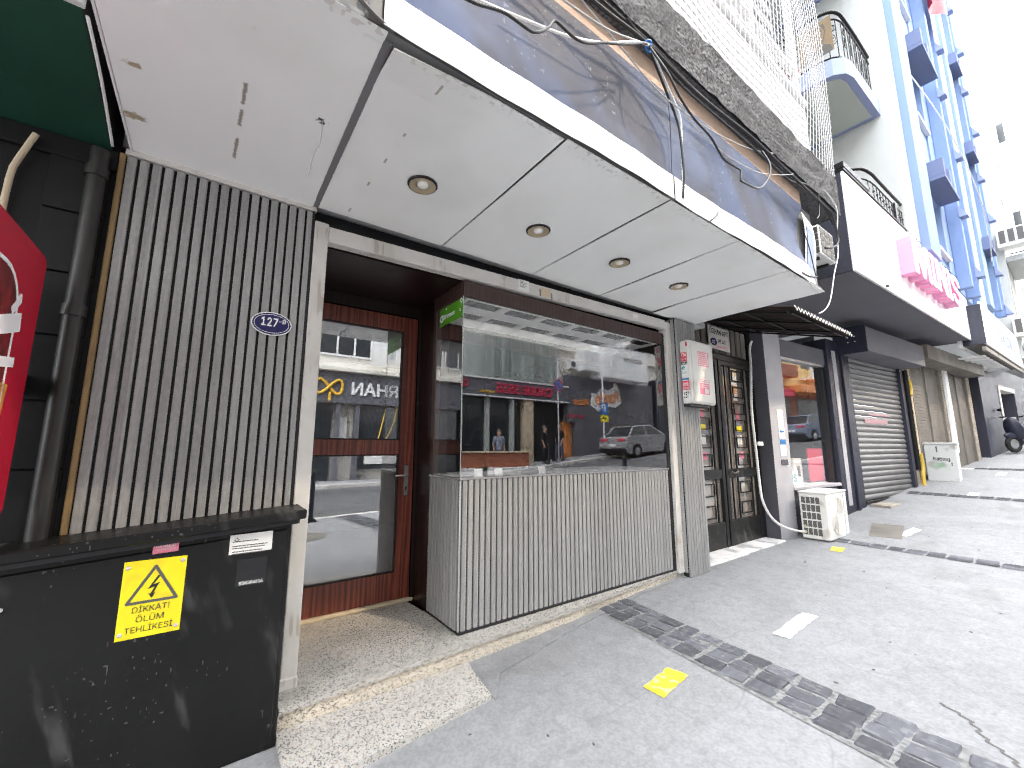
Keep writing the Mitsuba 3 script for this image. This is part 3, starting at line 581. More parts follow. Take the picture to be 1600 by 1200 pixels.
# cables along the canopy and the ledge
CAB = {
    'A': ('m_black_cable', .010, 'thick black cable bundle running along the foot of the stucco ledge', [[-.6, 1.13, 3.56], [.4, 1.13, 3.52], [1.03, 1.13, 3.5], [1.3, 1.13, 3.5], [1.7, 1.13, 3.54], [2.17, 1.13, 3.51], [3.01, 1.13, 3.56], [3.68, 1.13, 3.55], [4.46, 1.13, 3.54], [4.61, 1.13, 3.32], [4.32, 1.16, 3.15]]),
    'A2': ('m_black_cable', .007, 'second black cable just above the thick bundle on the ledge', [[-.6, 1.15, 3.64], [1.1, 1.15, 3.59], [1.39, 1.15, 3.59], [1.76, 1.15, 3.6], [2.26, 1.15, 3.56], [3.05, 1.15, 3.57], [3.7, 1.15, 3.55], [4.37, 1.15, 3.56], [4.59, 1.15, 3.46]]),
    'A3': ('m_black_cable', .006, 'black cable that bends sharply down at the right end of the fascia', [[1.57, 1.14, 3.6], [1.75, 1.14, 3.55], [2.16, 1.14, 3.48], [2.91, 1.14, 3.5], [3.54, 1.14, 3.5], [3.99, 1.14, 3.62], [4.24, 1.14, 3.64], [4.19, 1.14, 3.42], [4.11, 1.14, 3.35]]),
    'B': ('m_white_cable', .006, 'pale cable sweeping up across the fascia from the lower left to the knot', [[.2, 1.1, 2.85], [.53, 1.1, 2.95], [.66, 1.1, 2.99], [.85, 1.1, 3.05], [1.08, 1.1, 3.13], [1.32, 1.1, 3.25], [1.62, 1.1, 3.45], [1.69, 1.1, 3.48]]),
    'C': ('m_black_cable', .006, 'wavy black cable hanging across the fascia left of the knot', [[.1, 1.08, 2.86], [.46, 1.06, 2.88], [.59, 1.06, 2.9], [.77, 1.06, 2.96], [.85, 1.06, 2.96], [.95, 1.06, 3.04], [.99, 1.06, 3.1], [1.09, 1.06, 3.09], [1.3, 1.06, 3.2], [1.56, 1.06, 3.37], [1.68, 1.1, 3.48]]),
    'D': ('m_black_cable', .007, 'black cable dropping straight down the fascia joint', [[1.72, 1.13, 3.54], [1.92, 1.16, 3.40], [2.06, 1.17, 3.2], [2.075, 1.17, 3.0], [2.08, 1.19, 2.80]]),
    'D2': ('m_white_cable', .005, 'white cable dropping down the fascia joint beside the black one', [[1.74, 1.13, 3.55], [1.97, 1.17, 3.44], [2.10, 1.18, 3.28], [2.10, 1.19, 3.0], [2.10, 1.2, 2.80]]),
    'E': ('m_grey_cable', .004, 'thin grey cable sagging below the ledge to the right', [[.8, 1.15, 3.6], [1.13, 1.15, 3.53], [1.25, 1.15, 3.48], [1.51, 1.15, 3.41], [1.9, 1.15, 3.32], [2.23, 1.15, 3.34], [2.69, 1.15, 3.42], [3.33, 1.15, 3.63]]),
    'F': ('m_black_cable', .006, 'black cable hanging in a loose loop over the right half of the fascia', [[1.72, 1.12, 3.52], [1.82, 1.05, 3.28], [2.01, 1.05, 3.17], [2.17, 1.05, 3.14], [2.32, 1.05, 3.06], [2.52, 1.05, 3.08], [2.5, 1.05, 3.0], [2.73, 1.05, 3.04], [2.88, 1.05, 3.15], [2.96, 1.05, 3.25], [3.05, 1.12, 3.5]]),
    'G': ('m_grey_cable', .003, 'thin grey wire below the black loop on the fascia', [[1.92, 1.12, 3.36], [2.17, 1.12, 3.23], [2.48, 1.12, 3.22], [2.87, 1.12, 3.27], [3.23, 1.12, 3.39], [3.62, 1.12, 3.56]]),
    'H': ('m_grey_cable', .005, 'grey cable joining the knot from the upper left', [[.9, 1.12, 3.32], [1.09, 1.12, 3.34], [1.35, 1.12, 3.38], [1.65, 1.12, 3.49], [1.72, 1.12, 3.52]]),
    'I': ('m_white_cable', .005, 'white cable hanging free beyond the right end of the canopy', [[4.49, 1.16, 3.78], [4.8, 1.16, 3.7], [4.85, 1.2, 3.36], [4.62, 1.2, 2.98], [4.38, 1.2, 2.65], [4.11, 1.2, 2.51]]),
    'J': ('m_black_cable', .004, 'thin black wire running down the white end piece of the fascia', [[3.98, 1.21, 3.25], [4.09, 1.21, 3.09], [4.17, 1.21, 2.87], [4.33, 1.21, 2.78]]),
}
for k, (m, r, lab, pts) in CAB.items():
    put('cable', tube(spline(pts, 60), r, 7), m, label=lab, category='cable', smooth=True)
kn = [tube(np.c_[1.72 + .02 * np.cos(q := np.linspace(0, 12, 30)), 1.12 + .012 * np.sin(q), 3.49 + .004 * q], .006, 6)]
put('cable_knot', kn, 'm_blue_ink', label='blue tie wound round the knot of cables on the fascia', category='cable tie')

# ------------------------------------------------------------------ left: dark wall, pipe, green canopy, red sign, black cabinet
NW = thing('dark_shop_front', 'black painted shop front at the far left beside the slatted panel', 'building')
put('wall', [bx(-7, -.478, 2.615, 2.9, -1.2, 3.3), bx(-7, -.478, 2.59, 2.616, 2.70, 2.80, .004)], 'm_dark_wall', NW)
put('wall_board', [bx(-.70, -.50, 2.600, 2.614, 1.0 + .29 * k, 1.284 + .29 * k, .003) for k in range(6)], 'm_dark_wall', NW)
put('drain_pipe', [tube([[-.535, 2.555, -.3], [-.535, 2.555, 2.76]], .034, 14)] + [cyl([-.535, 2.555, z], [-.535, 2.555, z + .05], .041, 14) for z in (.9, 1.95, 2.62)], 'm_pipe', NW, smooth=40)
put('conduit', tube(spline([[-.80, 2.59, 1.9], [-.80, 2.585, 2.35], [-.795, 2.58, 2.55], [-.77, 2.575, 2.66], [-.74, 2.56, 2.75]], 20), .012, 8), 'm_beige', NW, smooth=True)
put('corner_filler', [bx(-.478, -.455, 2.60, 2.64, 2.60, 2.81, .004)], 'm_timber', NW)
GC = thing('green_canopy', 'dark green canopy soffit above the red sign in the upper left corner', 'canopy')
def gz(y): return 2.80 + (2.6 - y) * .22
put('soffit', [sheet(lambda u, v: (u, v, gz(v)), np.array([-5, -.505]), np.linspace(1.93, 2.612, 4), True), sheet(lambda u, v: (u, v, gz(v) + .03), np.array([-5, -.505]), np.linspace(1.93, 2.612, 4))], 'm_green_soffit', GC)
put('side', ext(Polygon([(1.93, gz(1.93)), (2.612, gz(2.612)), (2.612, 3.3), (1.93, 3.3)]), .008, frame([-.513, 0, 0], [0, 1, 0], [0, 0, 1])), 'm_black', GC)
put('front_board', bx(-5, -.5, 1.90, 1.93, gz(1.93) - .01, 3.35, .004), 'm_grey_box', GC)
put('edge_cord', tube(spline([[-.498, 1.95, gz(1.95) - .008], [-.492, 2.2, gz(2.2) - .014], [-.497, 2.42, gz(2.42) - .006], [-.50, 2.56, gz(2.56) - .004]], 20), .006, 6), 'm_white_cable', GC, smooth=True)
RS = thing('red_drinks_sign', 'red rounded sign box with a bottle picture at the left edge above the cabinet', 'sign')
MR = frame([-.60, 0, 0], [0, 1, 0], [0, 0, 1])          # local x = y of the world, faces +x
def soft_box(poly, depth, M, r=.02):
    parts = []
    for k in range(5):
        a = k / 4 * math.pi / 2; parts.append(ext(poly.buffer(-r * (1 - math.cos(a))), .001 + r * (1 - math.sin(a)) * .25, M @ frame([0, 0, -r + r * math.sin(a) - .001], [1, 0, 0], [0, 1, 0])))
    parts.append(ext(poly, depth - r, M @ frame([0, 0, -depth], [1, 0, 0], [0, 1, 0])))
    return parts
put('box', soft_box(rrect(1.20, 2.42, 1.115, 2.15, .05), .16, MR), 'm_red', RS, smooth=30)
inn = rrect(1.25, 2.19, 1.17, 2.0, .16)
put('picture_rim', ext(inn.difference(inn.buffer(-.014)), .004, MR), 'm_sign_white', RS)
put('picture', ext(inn.buffer(-.014), .003, MR), 'm_dark_red', RS)
put('picture_band', [ext(Polygon([(2.02, 1.80), (2.225, 1.86), (2.235, 1.80), (2.02, 1.74)]).buffer(.004), .0042, MR), ext(Polygon([(1.9, 1.66), (2.238, 1.70), (2.238, 1.665), (1.9, 1.62)]), .0042, MR), ext(Polygon([(2.13, 1.86), (2.2, 1.93), (2.21, 1.90), (2.15, 1.84)]), .0045, MR)], 'm_sign_white', RS)
put('picture_glass', [ext(Polygon([(1.9, 1.22), (2.17, 1.24), (2.22, 1.6), (1.9, 1.6)]), .0040, MR)], 'm_amber', RS)
put('bracket', bx(-.68, -.64, 2.42, 2.60, 1.6, 1.68), 'm_black', RS)

CB = thing('utility_cabinet', 'scuffed black steel utility cabinet with a lid in the lower left corner', 'cabinet')
tl = lambda q: .070 * (q - .37)
put('body', bx(-1.0, .372, 2.385, 2.594, -.08, 1.0, .004), 'm_cabinet', CB)
put('plinth', bx(-1.0, .360, 2.394, 2.59, -.2, .0), 'm_post', CB)
put('door', sheared(bx(-.97, .352, 2.374, 2.3848, .03, .982, .004), lambda q: tl(q) * 1.0), 'm_cabinet', CB)
put('lid', sheared(bx(-1.03, .425, 2.315, 2.597, 1.028, 1.072, .006), tl), 'm_cabinet', CB)
put('lid_lip', sheared(bx(-1.02, .40, 2.345, 2.384, 1.005, 1.028, .002), tl), 'm_black', CB)
put('screw', [cyl([x, 2.3735, z], [x, 2.367, z], .008, 10) for x, z in ((-.56, .73), (-.55, .47), (-.555, .80))], 'm_steel', CB)
put('red_sticker', sheared(bx(-.152, -.066, 2.3715, 2.3742, .955, 1.0, .0008), lambda q: tl(q) * .6), 'm_pink_ink', CB)
MC = frame([0, 2.3715, 0], [1, 0, 0], [0, 0, 1])
put('red_sticker_print', [text('KOBLA', .013, MC @ frame([-.142, .958, 0], [1, -.0, 0], [0, 1, 0]), .0006, True, width=.066), text('AÇMAYINIZ', .007, MC @ frame([-.142, .946, 0], [1, 0, 0], [0, 1, 0]), .0006, False, width=.066)], 'm_paper', CB)
put('white_sticker', sheared(bx(.118, .290, 2.3715, 2.3742, .878, .965, .0008), lambda q: tl(q) * .3 + .018), 'm_paper', CB)
put('white_sticker_print', [bx(.13, .13 + w, 2.3708, 2.3716, z, z + .004) for z, w in ((.945, .10), (.925, .14), (.915, .13), (.90, .12), (.89, .14))] + [ext(Polygon([(.135, .955), (.145, .965), (.155, .955), (.145, .945)]).difference(Polygon([(.139, .955), (.145, .961), (.151, .955), (.145, .949)])), .0006, MC)], 'm_grille', CB)
put('code_sticker', bx(.155, .275, 2.3715, 2.3742, .745, .865, .0008), 'm_black', CB)
put('code_print', text('SDK004616', .014, MC @ frame([.168, .752, 0], [1, 0, 0], [0, 1, 0]), .0006, True, width=.095), 'm_paper', CB)
WS = thing('warning_sign', 'yellow high voltage warning plate riveted to the black cabinet', 'warning sign')
y0 = 2.3725
put('plate', bx(-.236, -.032, y0 - .002, y0 + .0015, .612, .914, .0008), 'm_yellow', WS)
MY = frame([-.134, y0 - .002, .612], [1, 0, 0], [0, 0, 1])
tri = Polygon([(-.078, .137), (.078, .137), (0, .272)])
put('triangle', ext(tri.buffer(.006, 3).difference(tri.buffer(-.0045)), .0012, MY), 'm_grille', WS)
put('bolt', ext(Polygon([(.010, .235), (-.018, .185), (.003, .192), (-.008, .165), (-.015, .168), (-.002, .147), (.008, .170), (.001, .167), (.018, .207), (-.003, .200), (.019, .233)]), .0012, MY), 'm_black', WS)
put('lettering', [text(s, .0225, MY @ frame([0, z, 0], [1, 0, 0], [0, 1, 0]), .0010, False, width=w, center=True) for s, z, w in (('DİKKAT!', .098, .118), ('ÖLÜM', .060, .088), ('TEHLİKESİ', .022, .152))], 'm_black', WS)
for x, z in ((-.088, .278), (.088, .285), (-.088, .022), (.088, .022)):
    r_ = trimesh.creation.icosphere(2, .008); r_.apply_scale([1, .45, 1]); r_.apply_translation([-.134 + x, y0 - .003, .612 + z]); put('rivet', r_, 'm_post', WS, smooth=True)

# ------------------------------------------------------------------ slatted pier, meter box, apartment entrance
PI = thing('slatted_pier', 'narrow slatted grey pier between the shop window and the apartment entrance', 'pier')
put('core', bx(4.056, 4.44, 2.524, 2.70, .06, 2.80), 'm_slat_black', PI)
for i in range(8):
    x = 4.058 + i * .0478; put('slat', bx(x, x + .0345, 2.504, 2.526, .078, 2.79, .003), 'm_slat', PI)
for i in range(3):
    y = 2.532 + i * .05; put('side_slat', bx(4.044, 4.058, y, y + .037, .12, 2.79, .003), 'm_slat', PI)
put('top_clamp', bx(4.44, 4.49, 2.56, 2.70, .06, 2.80), 'm_pillar', PI)
MB = thing('meter_box', 'cream meter box with faded emergency stickers hung on the slatted pier', 'meter box')
put('box', bx(4.10, 4.555, 2.385, 2.502, 1.845, 2.535, .008), 'm_ac', MB)
put('door', bx(4.125, 4.54, 2.372, 2.3855, 1.86, 2.52, .006), 'm_ac', MB)
put('base_tray', bx(4.11, 4.50, 2.42, 2.50, 1.815, 1.844), 'm_black', MB)
put('lock', [bx(4.555, 4.575, 2.40, 2.45, 2.10, 2.20, .008)], 'm_ac', MB)
ML = frame([4.10, 2.50, 1.845], [0, -1, 0], [0, 0, 1])
def band(M, x0, x1, y0_, y1_, m, name): put(name, ext(sbox(x0, y0_, x1, y1_), .0012, M), m, MB)
band(ML, .065, .085, .62, .67, 'm_red_ink', 'red_tab')
band(ML, .004, .075, .46, .56, 'm_red_ink', 'red_sticker'); band(ML, .004, .075, .425, .455, 'm_black', 'black_sticker'); band(ML, .004, .075, .30, .42, 'm_paper', 'gas_sticker')
band(ML, .004, .085, .255, .275, 'm_blue_ink', 'blue_sticker'); band(ML, .004, .085, .175, .245, 'm_red_ink', 'hours_sticker'); band(ML, .004, .085, .145, .168, 'm_red_ink', 'thin_sticker'); band(ML, .004, .085, .045, .14, 'm_paper', 'number_sticker')
L_ = ML @ frame([0, 0, .0012], [1, 0, 0], [0, 1, 0])
put('sticker_print', [text('TES', .034, L_ @ frame([.010, .515, 0], [1, 0, 0], [0, 1, 0]), .0006, True, width=.058), text('DOLUM', .018, L_ @ frame([.010, .475, 0], [1, 0, 0], [0, 1, 0]), .0006, False, width=.058), text('ASAJ', .016, L_ @ frame([.010, .432, 0], [1, 0, 0], [0, 1, 0]), .0006, True, width=.058), text('8:00', .042, L_ @ frame([.012, .188, 0], [1, 0, 0], [0, 1, 0]), .0006, True, width=.062), text('BAŞLAR', .012, L_ @ frame([.012, .151, 0], [1, 0, 0], [0, 1, 0]), .0006, True, width=.062)], 'm_paper', MB)
put('gas_emblem', [ext(Point(.028, .385).buffer(.02).difference(Point(.030, .380).buffer(.009)), .0006, L_), text('GAZ', .024, L_ @ frame([.012, .325, 0], [1, 0, 0], [0, 1, 0]), .0006, False, width=.055)], 'm_teal_ink', MB)
put('number_print', text('187', .066, L_ @ frame([.014, .06, 0], [1, 0, 0], [0, 1, 0]), .0006, True, width=.062), 'm_black', MB)
MF = frame([4.125, 2.372, 1.86], [1, 0, 0], [0, 0, 1])
put('faded_sticker', [ext(sbox(.10, .40, .31, .56).difference(sbox(.11, .41, .30, .55)), .0012, MF)] + [ext(sbox(.125, .42 + .022 * k, .285, .432 + .022 * k), .0012, MF) for k in range(6)] + [ext(sbox(.10, .09, .30, .21).difference(unary), .0012, MF) for unary in [sbox(.12, .185, .28, .195).union(sbox(.12, .16, .25, .172)).union(sbox(.2, .1, .29, .15))]] + [ext(sbox(.10, .225, .31, .25).difference(sbox(.107, .231, .303, .244)), .0012, MF)], 'm_pink_ink', MB, label='faded pink and red stickers on the meter box door')
put('faded_emblem', ext(Point(.2, .32).buffer(.05).difference(Point(.2, .32).buffer(.04)), .001, MF), 'm_beige', MB)

EN = thing('apartment_entrance', 'black iron double entrance door with glazed grilles right of the slatted pier', 'entrance door')
YD = 2.90
put('threshold', [sheared(bx(4.46, 5.5, 2.60, 2.93, -.1, .020, .004), lambda q: g(q)), sheared(bx(5.503, 6.62, 2.62, 2.93, -.1, .018, .004), lambda q: g(q))], 'm_marble', EN)
put('frame', [bx(4.49, 4.66, YD - .01, YD + .06, .09, 3.12), bx(6.60, 6.69, YD - .01, YD + .06, .09, 3.12), bx(4.66, 6.60, YD - .012, YD + .06, 2.60, 2.68, .004), bx(4.66, 6.60, YD - .02, YD, 2.685, 2.70, .003), bx(4.49, 6.69, YD - .01, YD + .06, 3.12, 3.30)], 'm_iron', EN)
for k in range(12): put('fluted_panel', bx(4.68 + k * .16, 4.68 + k * .16 + .115, YD + .005, YD + .04, 2.70, 3.115, .012), 'm_old_metal', EN)
for lx in (4.67, 5.645):
    rx_ = lx + .945
    lf = put('leaf', [bx(lx, lx + .07, YD - .02, YD + .03, .10, 2.595, .004), bx(rx_ - .07, rx_, YD - .02, YD + .03, .10, 2.595, .004), bx(lx + .07, rx_ - .07, YD - .018, YD + .03, 2.53, 2.595, .004)], 'm_iron', EN)
    put('kick_panel', [bx(lx + .07, rx_ - .07, YD - .012, YD + .02, .10, .42, .004)], 'm_cabinet', lf)
    put('lock_rail', [bx(lx + .07, rx_ - .07, YD - .016, YD + .02, .97, 1.09, .004)], 'm_cabinet', lf)
    put('glass', [sheet(lambda u, v: (u, YD + .022 + 0 * u, v), np.array([lx + .07, rx_ - .07]), np.array(zz), True) for zz in ((.42, .97), (1.09, 2.53))], 'm_glass', lf)
    put('frosted_film', [bx(lx + .07, rx_ - .07, YD + .026, YD + .029, *zz) for zz in ((.42, .97), (1.09, 2.53))][0], 'm_frost', lf); put('frosted_film', bx(lx + .07, rx_ - .07, YD + .026, YD + .029, 1.09, 2.53), 'm_frost', lf)
    bars = []
    for z0, z1 in ((.42, .97), (1.09, 2.53)):
        for f_ in (.20, .36, .78): bars.append(bx(lx + .945 * f_ - .009, lx + .945 * f_ + .009, YD - .008, YD + .012, z0, z1))
        nn = 2 if z1 < 1 else 6
        for j in range(nn):
            zc = z0 + (z1 - z0) * (j + .5) / nn; h = .075
            bars += [bx(lx + .945 * .42, lx + .945 * .72, YD - .006, YD + .008, zc + h - .007, zc + h + .007), bx(lx + .945 * .42, lx + .945 * .72, YD - .006, YD + .008, zc - h - .007, zc - h + .007), bx(lx + .945 * .42 - .007, lx + .945 * .42 + .007, YD - .0062, YD + .0082, zc - h, zc + h), bx(lx + .945 * .72 - .007, lx + .945 * .72 + .007, YD - .0062, YD + .0082, zc - h, zc + h), bx(lx + .945 * .36, lx + .945 * .42, YD - .005, YD + .006, zc - .006, zc + .006), bx(lx + .945 * .72, lx + .945 * .78, YD - .005, YD + .006, zc - .006, zc + .006)]
    put('grille', bars, 'm_iron', lf)
    st = [(.50, 1.75, .10, .13, 'm_pink_ink'), (.49, 1.60, .14, .08, 'm_yellow'), (.49, 1.42, .13, .13, 'm_paper'), (.52, 1.22, .11, .10, 'm_pink_ink'), (.46, 2.05, .12, .10, 'm_paper')]
    for fx_, z_, w_, h_, m_ in st: put('notice', bx(lx + .945 * fx_, lx + .945 * fx_ + w_, YD + .0205, YD + .0215, z_, z_ + h_), m_, lf)
put('letter_slot', [tube(spline([[5.72, YD - .02, 1.02], [5.74, YD - .05, 1.05], [5.80, YD - .055, 1.035], [5.90, YD - .055, 1.05], [5.95, YD - .02, 1.06]], 16), .012, 6)], 'm_grille', EN)
put('inner_hall', [bx(4.5, 6.69, 4.6, 4.7, 0, 3.2), bx(4.5, 4.55, 2.97, 4.6, 0, 3.2), bx(6.64, 6.69, 2.97, 4.6, 0, 3.2), bx(4.5, 6.69, 2.97, 4.7, 3.3, 3.4), bx(4.5, 6.69, 2.97, 4.7, .0, .088)], 'm_wood_brown', EN)
SN = thing('apartment_name_sign', 'painted name board reading ÖZHAN APT NO 127 above the entrance door', 'sign')
put('board', bx(5.42, 5.985, 2.862, 2.880, 2.735, 3.06, .004), 'm_post', SN)
MN = frame([5.42, 2.862, 2.735], [1, 0, 0], [0, 0, 1])
put('lettering', [text('ÖZHAN APT', .070, MN @ frame([.03, .215, 0], [1, 0, 0], [0, 1, 0]), .0015, True, width=.50), text('NO 127', .050, MN @ frame([.25, .10, 0], [1, 0, 0], [0, 1, 0]), .0015, True, width=.20)], 'm_black', SN)
put('small_line', [ext(sbox(.16, .035, .48, .05), .0012, MN)], 'm_pink_ink', SN)
put('number_plate', ext(ellipse(.115, .095, .085, .055), .004, MN), 'm_enamel', SN)
put('plate_digits', text('127', .040, MN @ frame([.075, .075, .004], [1, 0, 0], [0, 1, 0]), .001, True, width=.075), 'm_white', SN)
AW = thing('corrugated_awning', 'rusty corrugated sheet awning on iron bars over the apartment entrance', 'awning')
def awz(y): return 2.74 + (y - 1.55) * .29
cu = np.arange(4.62, 6.36, .0875 / 8)
def corr(u, v, off=0.0): return u, v, awz(v) + .048 * np.abs(((u / .0875) % 1) * 2 - 1) + off
for i in range(4):
    seg = np.linspace(4.62 + i * .4375, 4.62 + (i + 1) * .4375 - .002, 41)
    put('sheet', [sheet(lambda u, v: corr(u, v), seg, np.linspace(1.55, 2.88, 3), True), sheet(lambda u, v: corr(u, v, .004), seg, np.linspace(1.55, 2.88, 3)),
                  ], 'm_rust', AW)
    put('painted_sunlit_edge', [sheet(lambda u, v: (u, 1.548 + 0 * u, corr(u, 1.55, 0)[2] - .003 + v * .016), seg, np.array([0, 1.]), True)], 'm_white', AW)  # white colour paints in the sunlight caught by the front teeth
put('bearer', [tube([[x, 1.60, awz(1.60) - .02], [x, 2.88, awz(2.88) - .02]], .012, 6) for x in (4.7, 5.3, 5.9, 6.3)] + [tube([[4.62, y, awz(y) - .012], [6.36, y, awz(y) - .012]], .010, 6) for y in (1.62, 2.1, 2.6)], 'm_iron', AW)
put('white_conduit', tube(spline([[6.66, 2.85, 3.0], [6.45, 2.80, 2.82], [6.34, 2.76, 2.5], [6.23, 2.75, 1.82], [6.26, 2.75, 1.19], [6.27, 2.74, .72], [6.42, 2.70, .42], [6.75, 2.62, .24], [7.02, 2.5, .19]], 50), .017, 8), 'm_white_cable', label='white plastic conduit curving down beside the entrance to the outdoor unit', category='conduit', smooth=True)
put('small_lever_plate', [bx(6.28, 6.42, 2.71, 2.74, 1.40, 1.46, .01)], 'm_white', label='small white clip plate holding the conduit at mid height', category='clip')

# outdoor air conditioner on the pavement
AC = thing('air_conditioner_unit', 'weathered white air conditioner outdoor unit standing on the pavement by the grey pillar', 'air conditioner')
zb = .075
put('casing', [bx(7.0, 7.80, 2.215, 2.55, zb + .03, zb + .655, .012), bx(6.99, 7.81, 2.205, 2.56, zb + .656, zb + .68, .008)], 'm_ac', AC)
put('foot', [bx(7.08, 7.16, 2.20, 2.56, zb - .01, zb + .03), bx(7.64, 7.72, 2.20, 2.56, zb - .01, zb + .03)], 'm_grille', AC)
for r_ in range(5):
    for c_ in range(4):
        put('grille_hole', bx(6.9945, 6.999, 2.30 + c_ * .058, 2.30 + c_ * .058 + .046, zb + .085 + r_ * .108, zb + .085 + r_ * .108 + .088, .0), 'm_grille', AC)
MQ = frame([7.36, 2.2145, zb + .345], [1, 0, 0], [0, 0, 1])
t = np.linspace(0, 2 * np.pi, 49)
put('fan_ring', [sheet(lambda u, v: (.262 * np.cos(u) + 7.36 + 0 * v, 2.2145 - .012 + .014 * v, .262 * np.sin(u) + zb + .345), t, np.array([0, 1.])), ext(Point(0, 0).buffer(.262, 24).difference(Point(0, 0).buffer(.248, 24)), .012, MQ)], 'm_ac', AC)
put('fan_grille', [ext(Point(0, 0).buffer(r_, 24).difference(Point(0, 0).buffer(r_ - .006, 24)), .010, MQ) for r_ in np.arange(.04, .25, .022)] + [ext(LineString([(0, 0), (.25 * math.cos(a), .25 * math.sin(a))]).buffer(.004), .0085, MQ) for a in np.arange(0, 6.28, .52)] + [ext(Point(0, 0).buffer(.035), .012, MQ)], 'm_ac', AC)
put('fan_well', ext(Point(0, 0).buffer(.247, 24), .001, MQ), 'm_beige', AC)
put('seam', [bx(7.655, 7.66, 2.2125, 2.2155, zb + .04, zb + .65)], 'm_grille', AC)
put('valve', [cyl([6.985, 2.50, zb + .12], [7.0, 2.50, zb + .12], .02, 10), cyl([6.985, 2.50, zb + .2], [7.0, 2.50, zb + .2], .016, 10)], 'm_brass', AC)

# ------------------------------------------------------------------ the neighbouring shop (turned 5 degrees)
S2 = thing('grey_corner_shop', 'grey rendered shop with a show window and wide dark soffit right of the entrance', 'shop')
def Q(name, mesh, m, parent=None, **k): return put(name, mesh, m, parent or S2, M=N2, **k)
Q('pillar', [bx(0, .48, .004, .35, -.2, 3.62, .006)], 'm_pillar_light')
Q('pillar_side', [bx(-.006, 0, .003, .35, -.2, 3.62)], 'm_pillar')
Q('pillar_poster', [bx(.20, .36, -.003, .003, 1.25, 1.95)], 'm_paper')
Q('pillar_label', [bx(.20, .36, -.0045, -.0031, 1.42, 1.50), bx(.22, .34, -.0045, -.0031, 1.60, 1.63)], 'm_blue_ink')
Q('pillar_plate', bx(.19, .37, -.006, .003, 1.12, 1.20, .002), 'm_pillar')
Q('base_wall', [bx(.48, 2.50, .05, .35, -.2, .74)], 'm_pillar')
Q('window_sill', sheared(bx(.48, 2.02, -.02, .30, .74, .79, .006), lambda q: 0 * q), 'm_pillar_light')
Q('window_beam', bx(.48, 2.50, .03, .35, 2.82, 3.1, .005), 'm_plaster_dark')
Q('window_head', bx(.48, 2.02, .045, .12, 2.78, 2.82), 'm_alu')
Q('window_frame', [bx(1.95, 2.03, .05, .14, .79, 2.82, .004), bx(.48, .52, .05, .14, .79, 2.78)], 'm_black')
Q('window_pane', sheet(lambda u, v: (u, .10 + 0 * u, v), np.array([.52, 1.95]), np.array([.79, 2.78]), True), 'm_glass')
Q('column', [bx(2.03, 2.50, -.02, .35, .0, 3.3, .006)], 'm_navy')
Q('column_strip', bx(2.20, 2.34, -.026, -.019, .4, 3.1, .002), 'm_pillar_light')
Q('inner_wall', [bx(0, 8, 3.0, 3.1, 0, 3.5), bx(0, .05, .36, 3.0, 0, 3.5), bx(2.5, 2.55, .36, 3.0, 0, 3.5), bx(0, 8, .36, 3.1, -.2, .3)], 'm_plaster_dark')
Q('show_shelf', bx(.52, 1.95, .16, .75, .74, .80), 'm_white')
Q('red_poster', bx(1.42, 1.93, .18, .2, .82, 1.36), 'm_red_ink')
Q('red_poster', bx(.53, .66, .18, .2, .95, 1.38), 'm_red_ink')
Q('product_box', [bx(.80, 1.05, .3, .5, .80, 1.22)], 'm_paper'); Q('product_box', [bx(1.12, 1.40, .28, .5, .80, 1.20)], 'm_paper')
Q('product_print', [bx(1.22, 1.32, .276, .279, .90, 1.08), bx(.86, .98, .296, .299, .9, 1.1)], 'm_grille')
ps = Q('leaflet', bx(.60, .88, .112, .115, .80, 1.02), 'm_paper')
Q('leaflet_print', text('PS', .11, frame([.63, .1115, .85], [1, 0, 0], [0, 0, 1]), .0008, True, width=.2), 'm_teal_ink', ps)
# the wide soffit between fascia and facade follows the slope
FA = np.array([[_c1, _s1, 0, 6.5], [-_s1, _c1, 0, 1.40], [0, 0, 1, 0], [0, 0, 0, 1.0]])
sl = lambda q: .038 * q
put('soffit', sheared(bx(-.22, 7.86, .03, 1.6, 3.56, 3.62), sl), 'm_plaster_dark', S2, M=FA)
SF = thing('sign_fascia', 'white sign fascia with pink shaded box letters over the grey shop', 'shop sign')
put('panel', [sheared(bx(-.24 + 2.03 * i, -.24 + 2.03 * (i + 1) - .004, 0, .03, 3.55, 4.90, .003), sl) for i in range(4)], 'm_sign_white', SF, M=FA)
put('end_face', sheared(bx(-.245, -.215, .031, 1.15, 3.55, 4.93, .003), lambda q: 0 * q), 'm_navy', SF, M=FA)
put('cap', [sheared(bx(-.26, 7.87, -.015, .25, 4.905, 4.93, .003), sl), sheared(bx(-.26, .75, -.02, .25, 4.94, 5.02, .006), sl)], 'm_iron', SF, M=FA)
put('back', sheared(bx(-.2, 7.86, .20, .23, 3.62, 4.90), sl), 'm_plaster_dark', SF, M=FA)
put('lamp_stub', [sheared(bx(1.0, 1.05, -.03, .0, 3.57, 3.60), sl)], 'm_black', SF, M=FA)
lx = [1.95, 3.10, 3.52, 4.38, 4.78]; lw = [1.05, .28, .74, .28, .80]
for ch, a, w in zip('MINIS', lx, lw):
    zz = 3.955 + .038 * a
    k = put('letter', text(ch, .56, frame([a, 0, zz], [1, 0, .038], [0, 0, 1]), .17, True, width=w), 'm_pink', SF, M=FA)
    put('face', text(ch, .56, frame([a, -.171, zz], [1, 0, .038], [0, 0, 1]), .012, True, width=w), 'm_sign_white', k, M=FA)
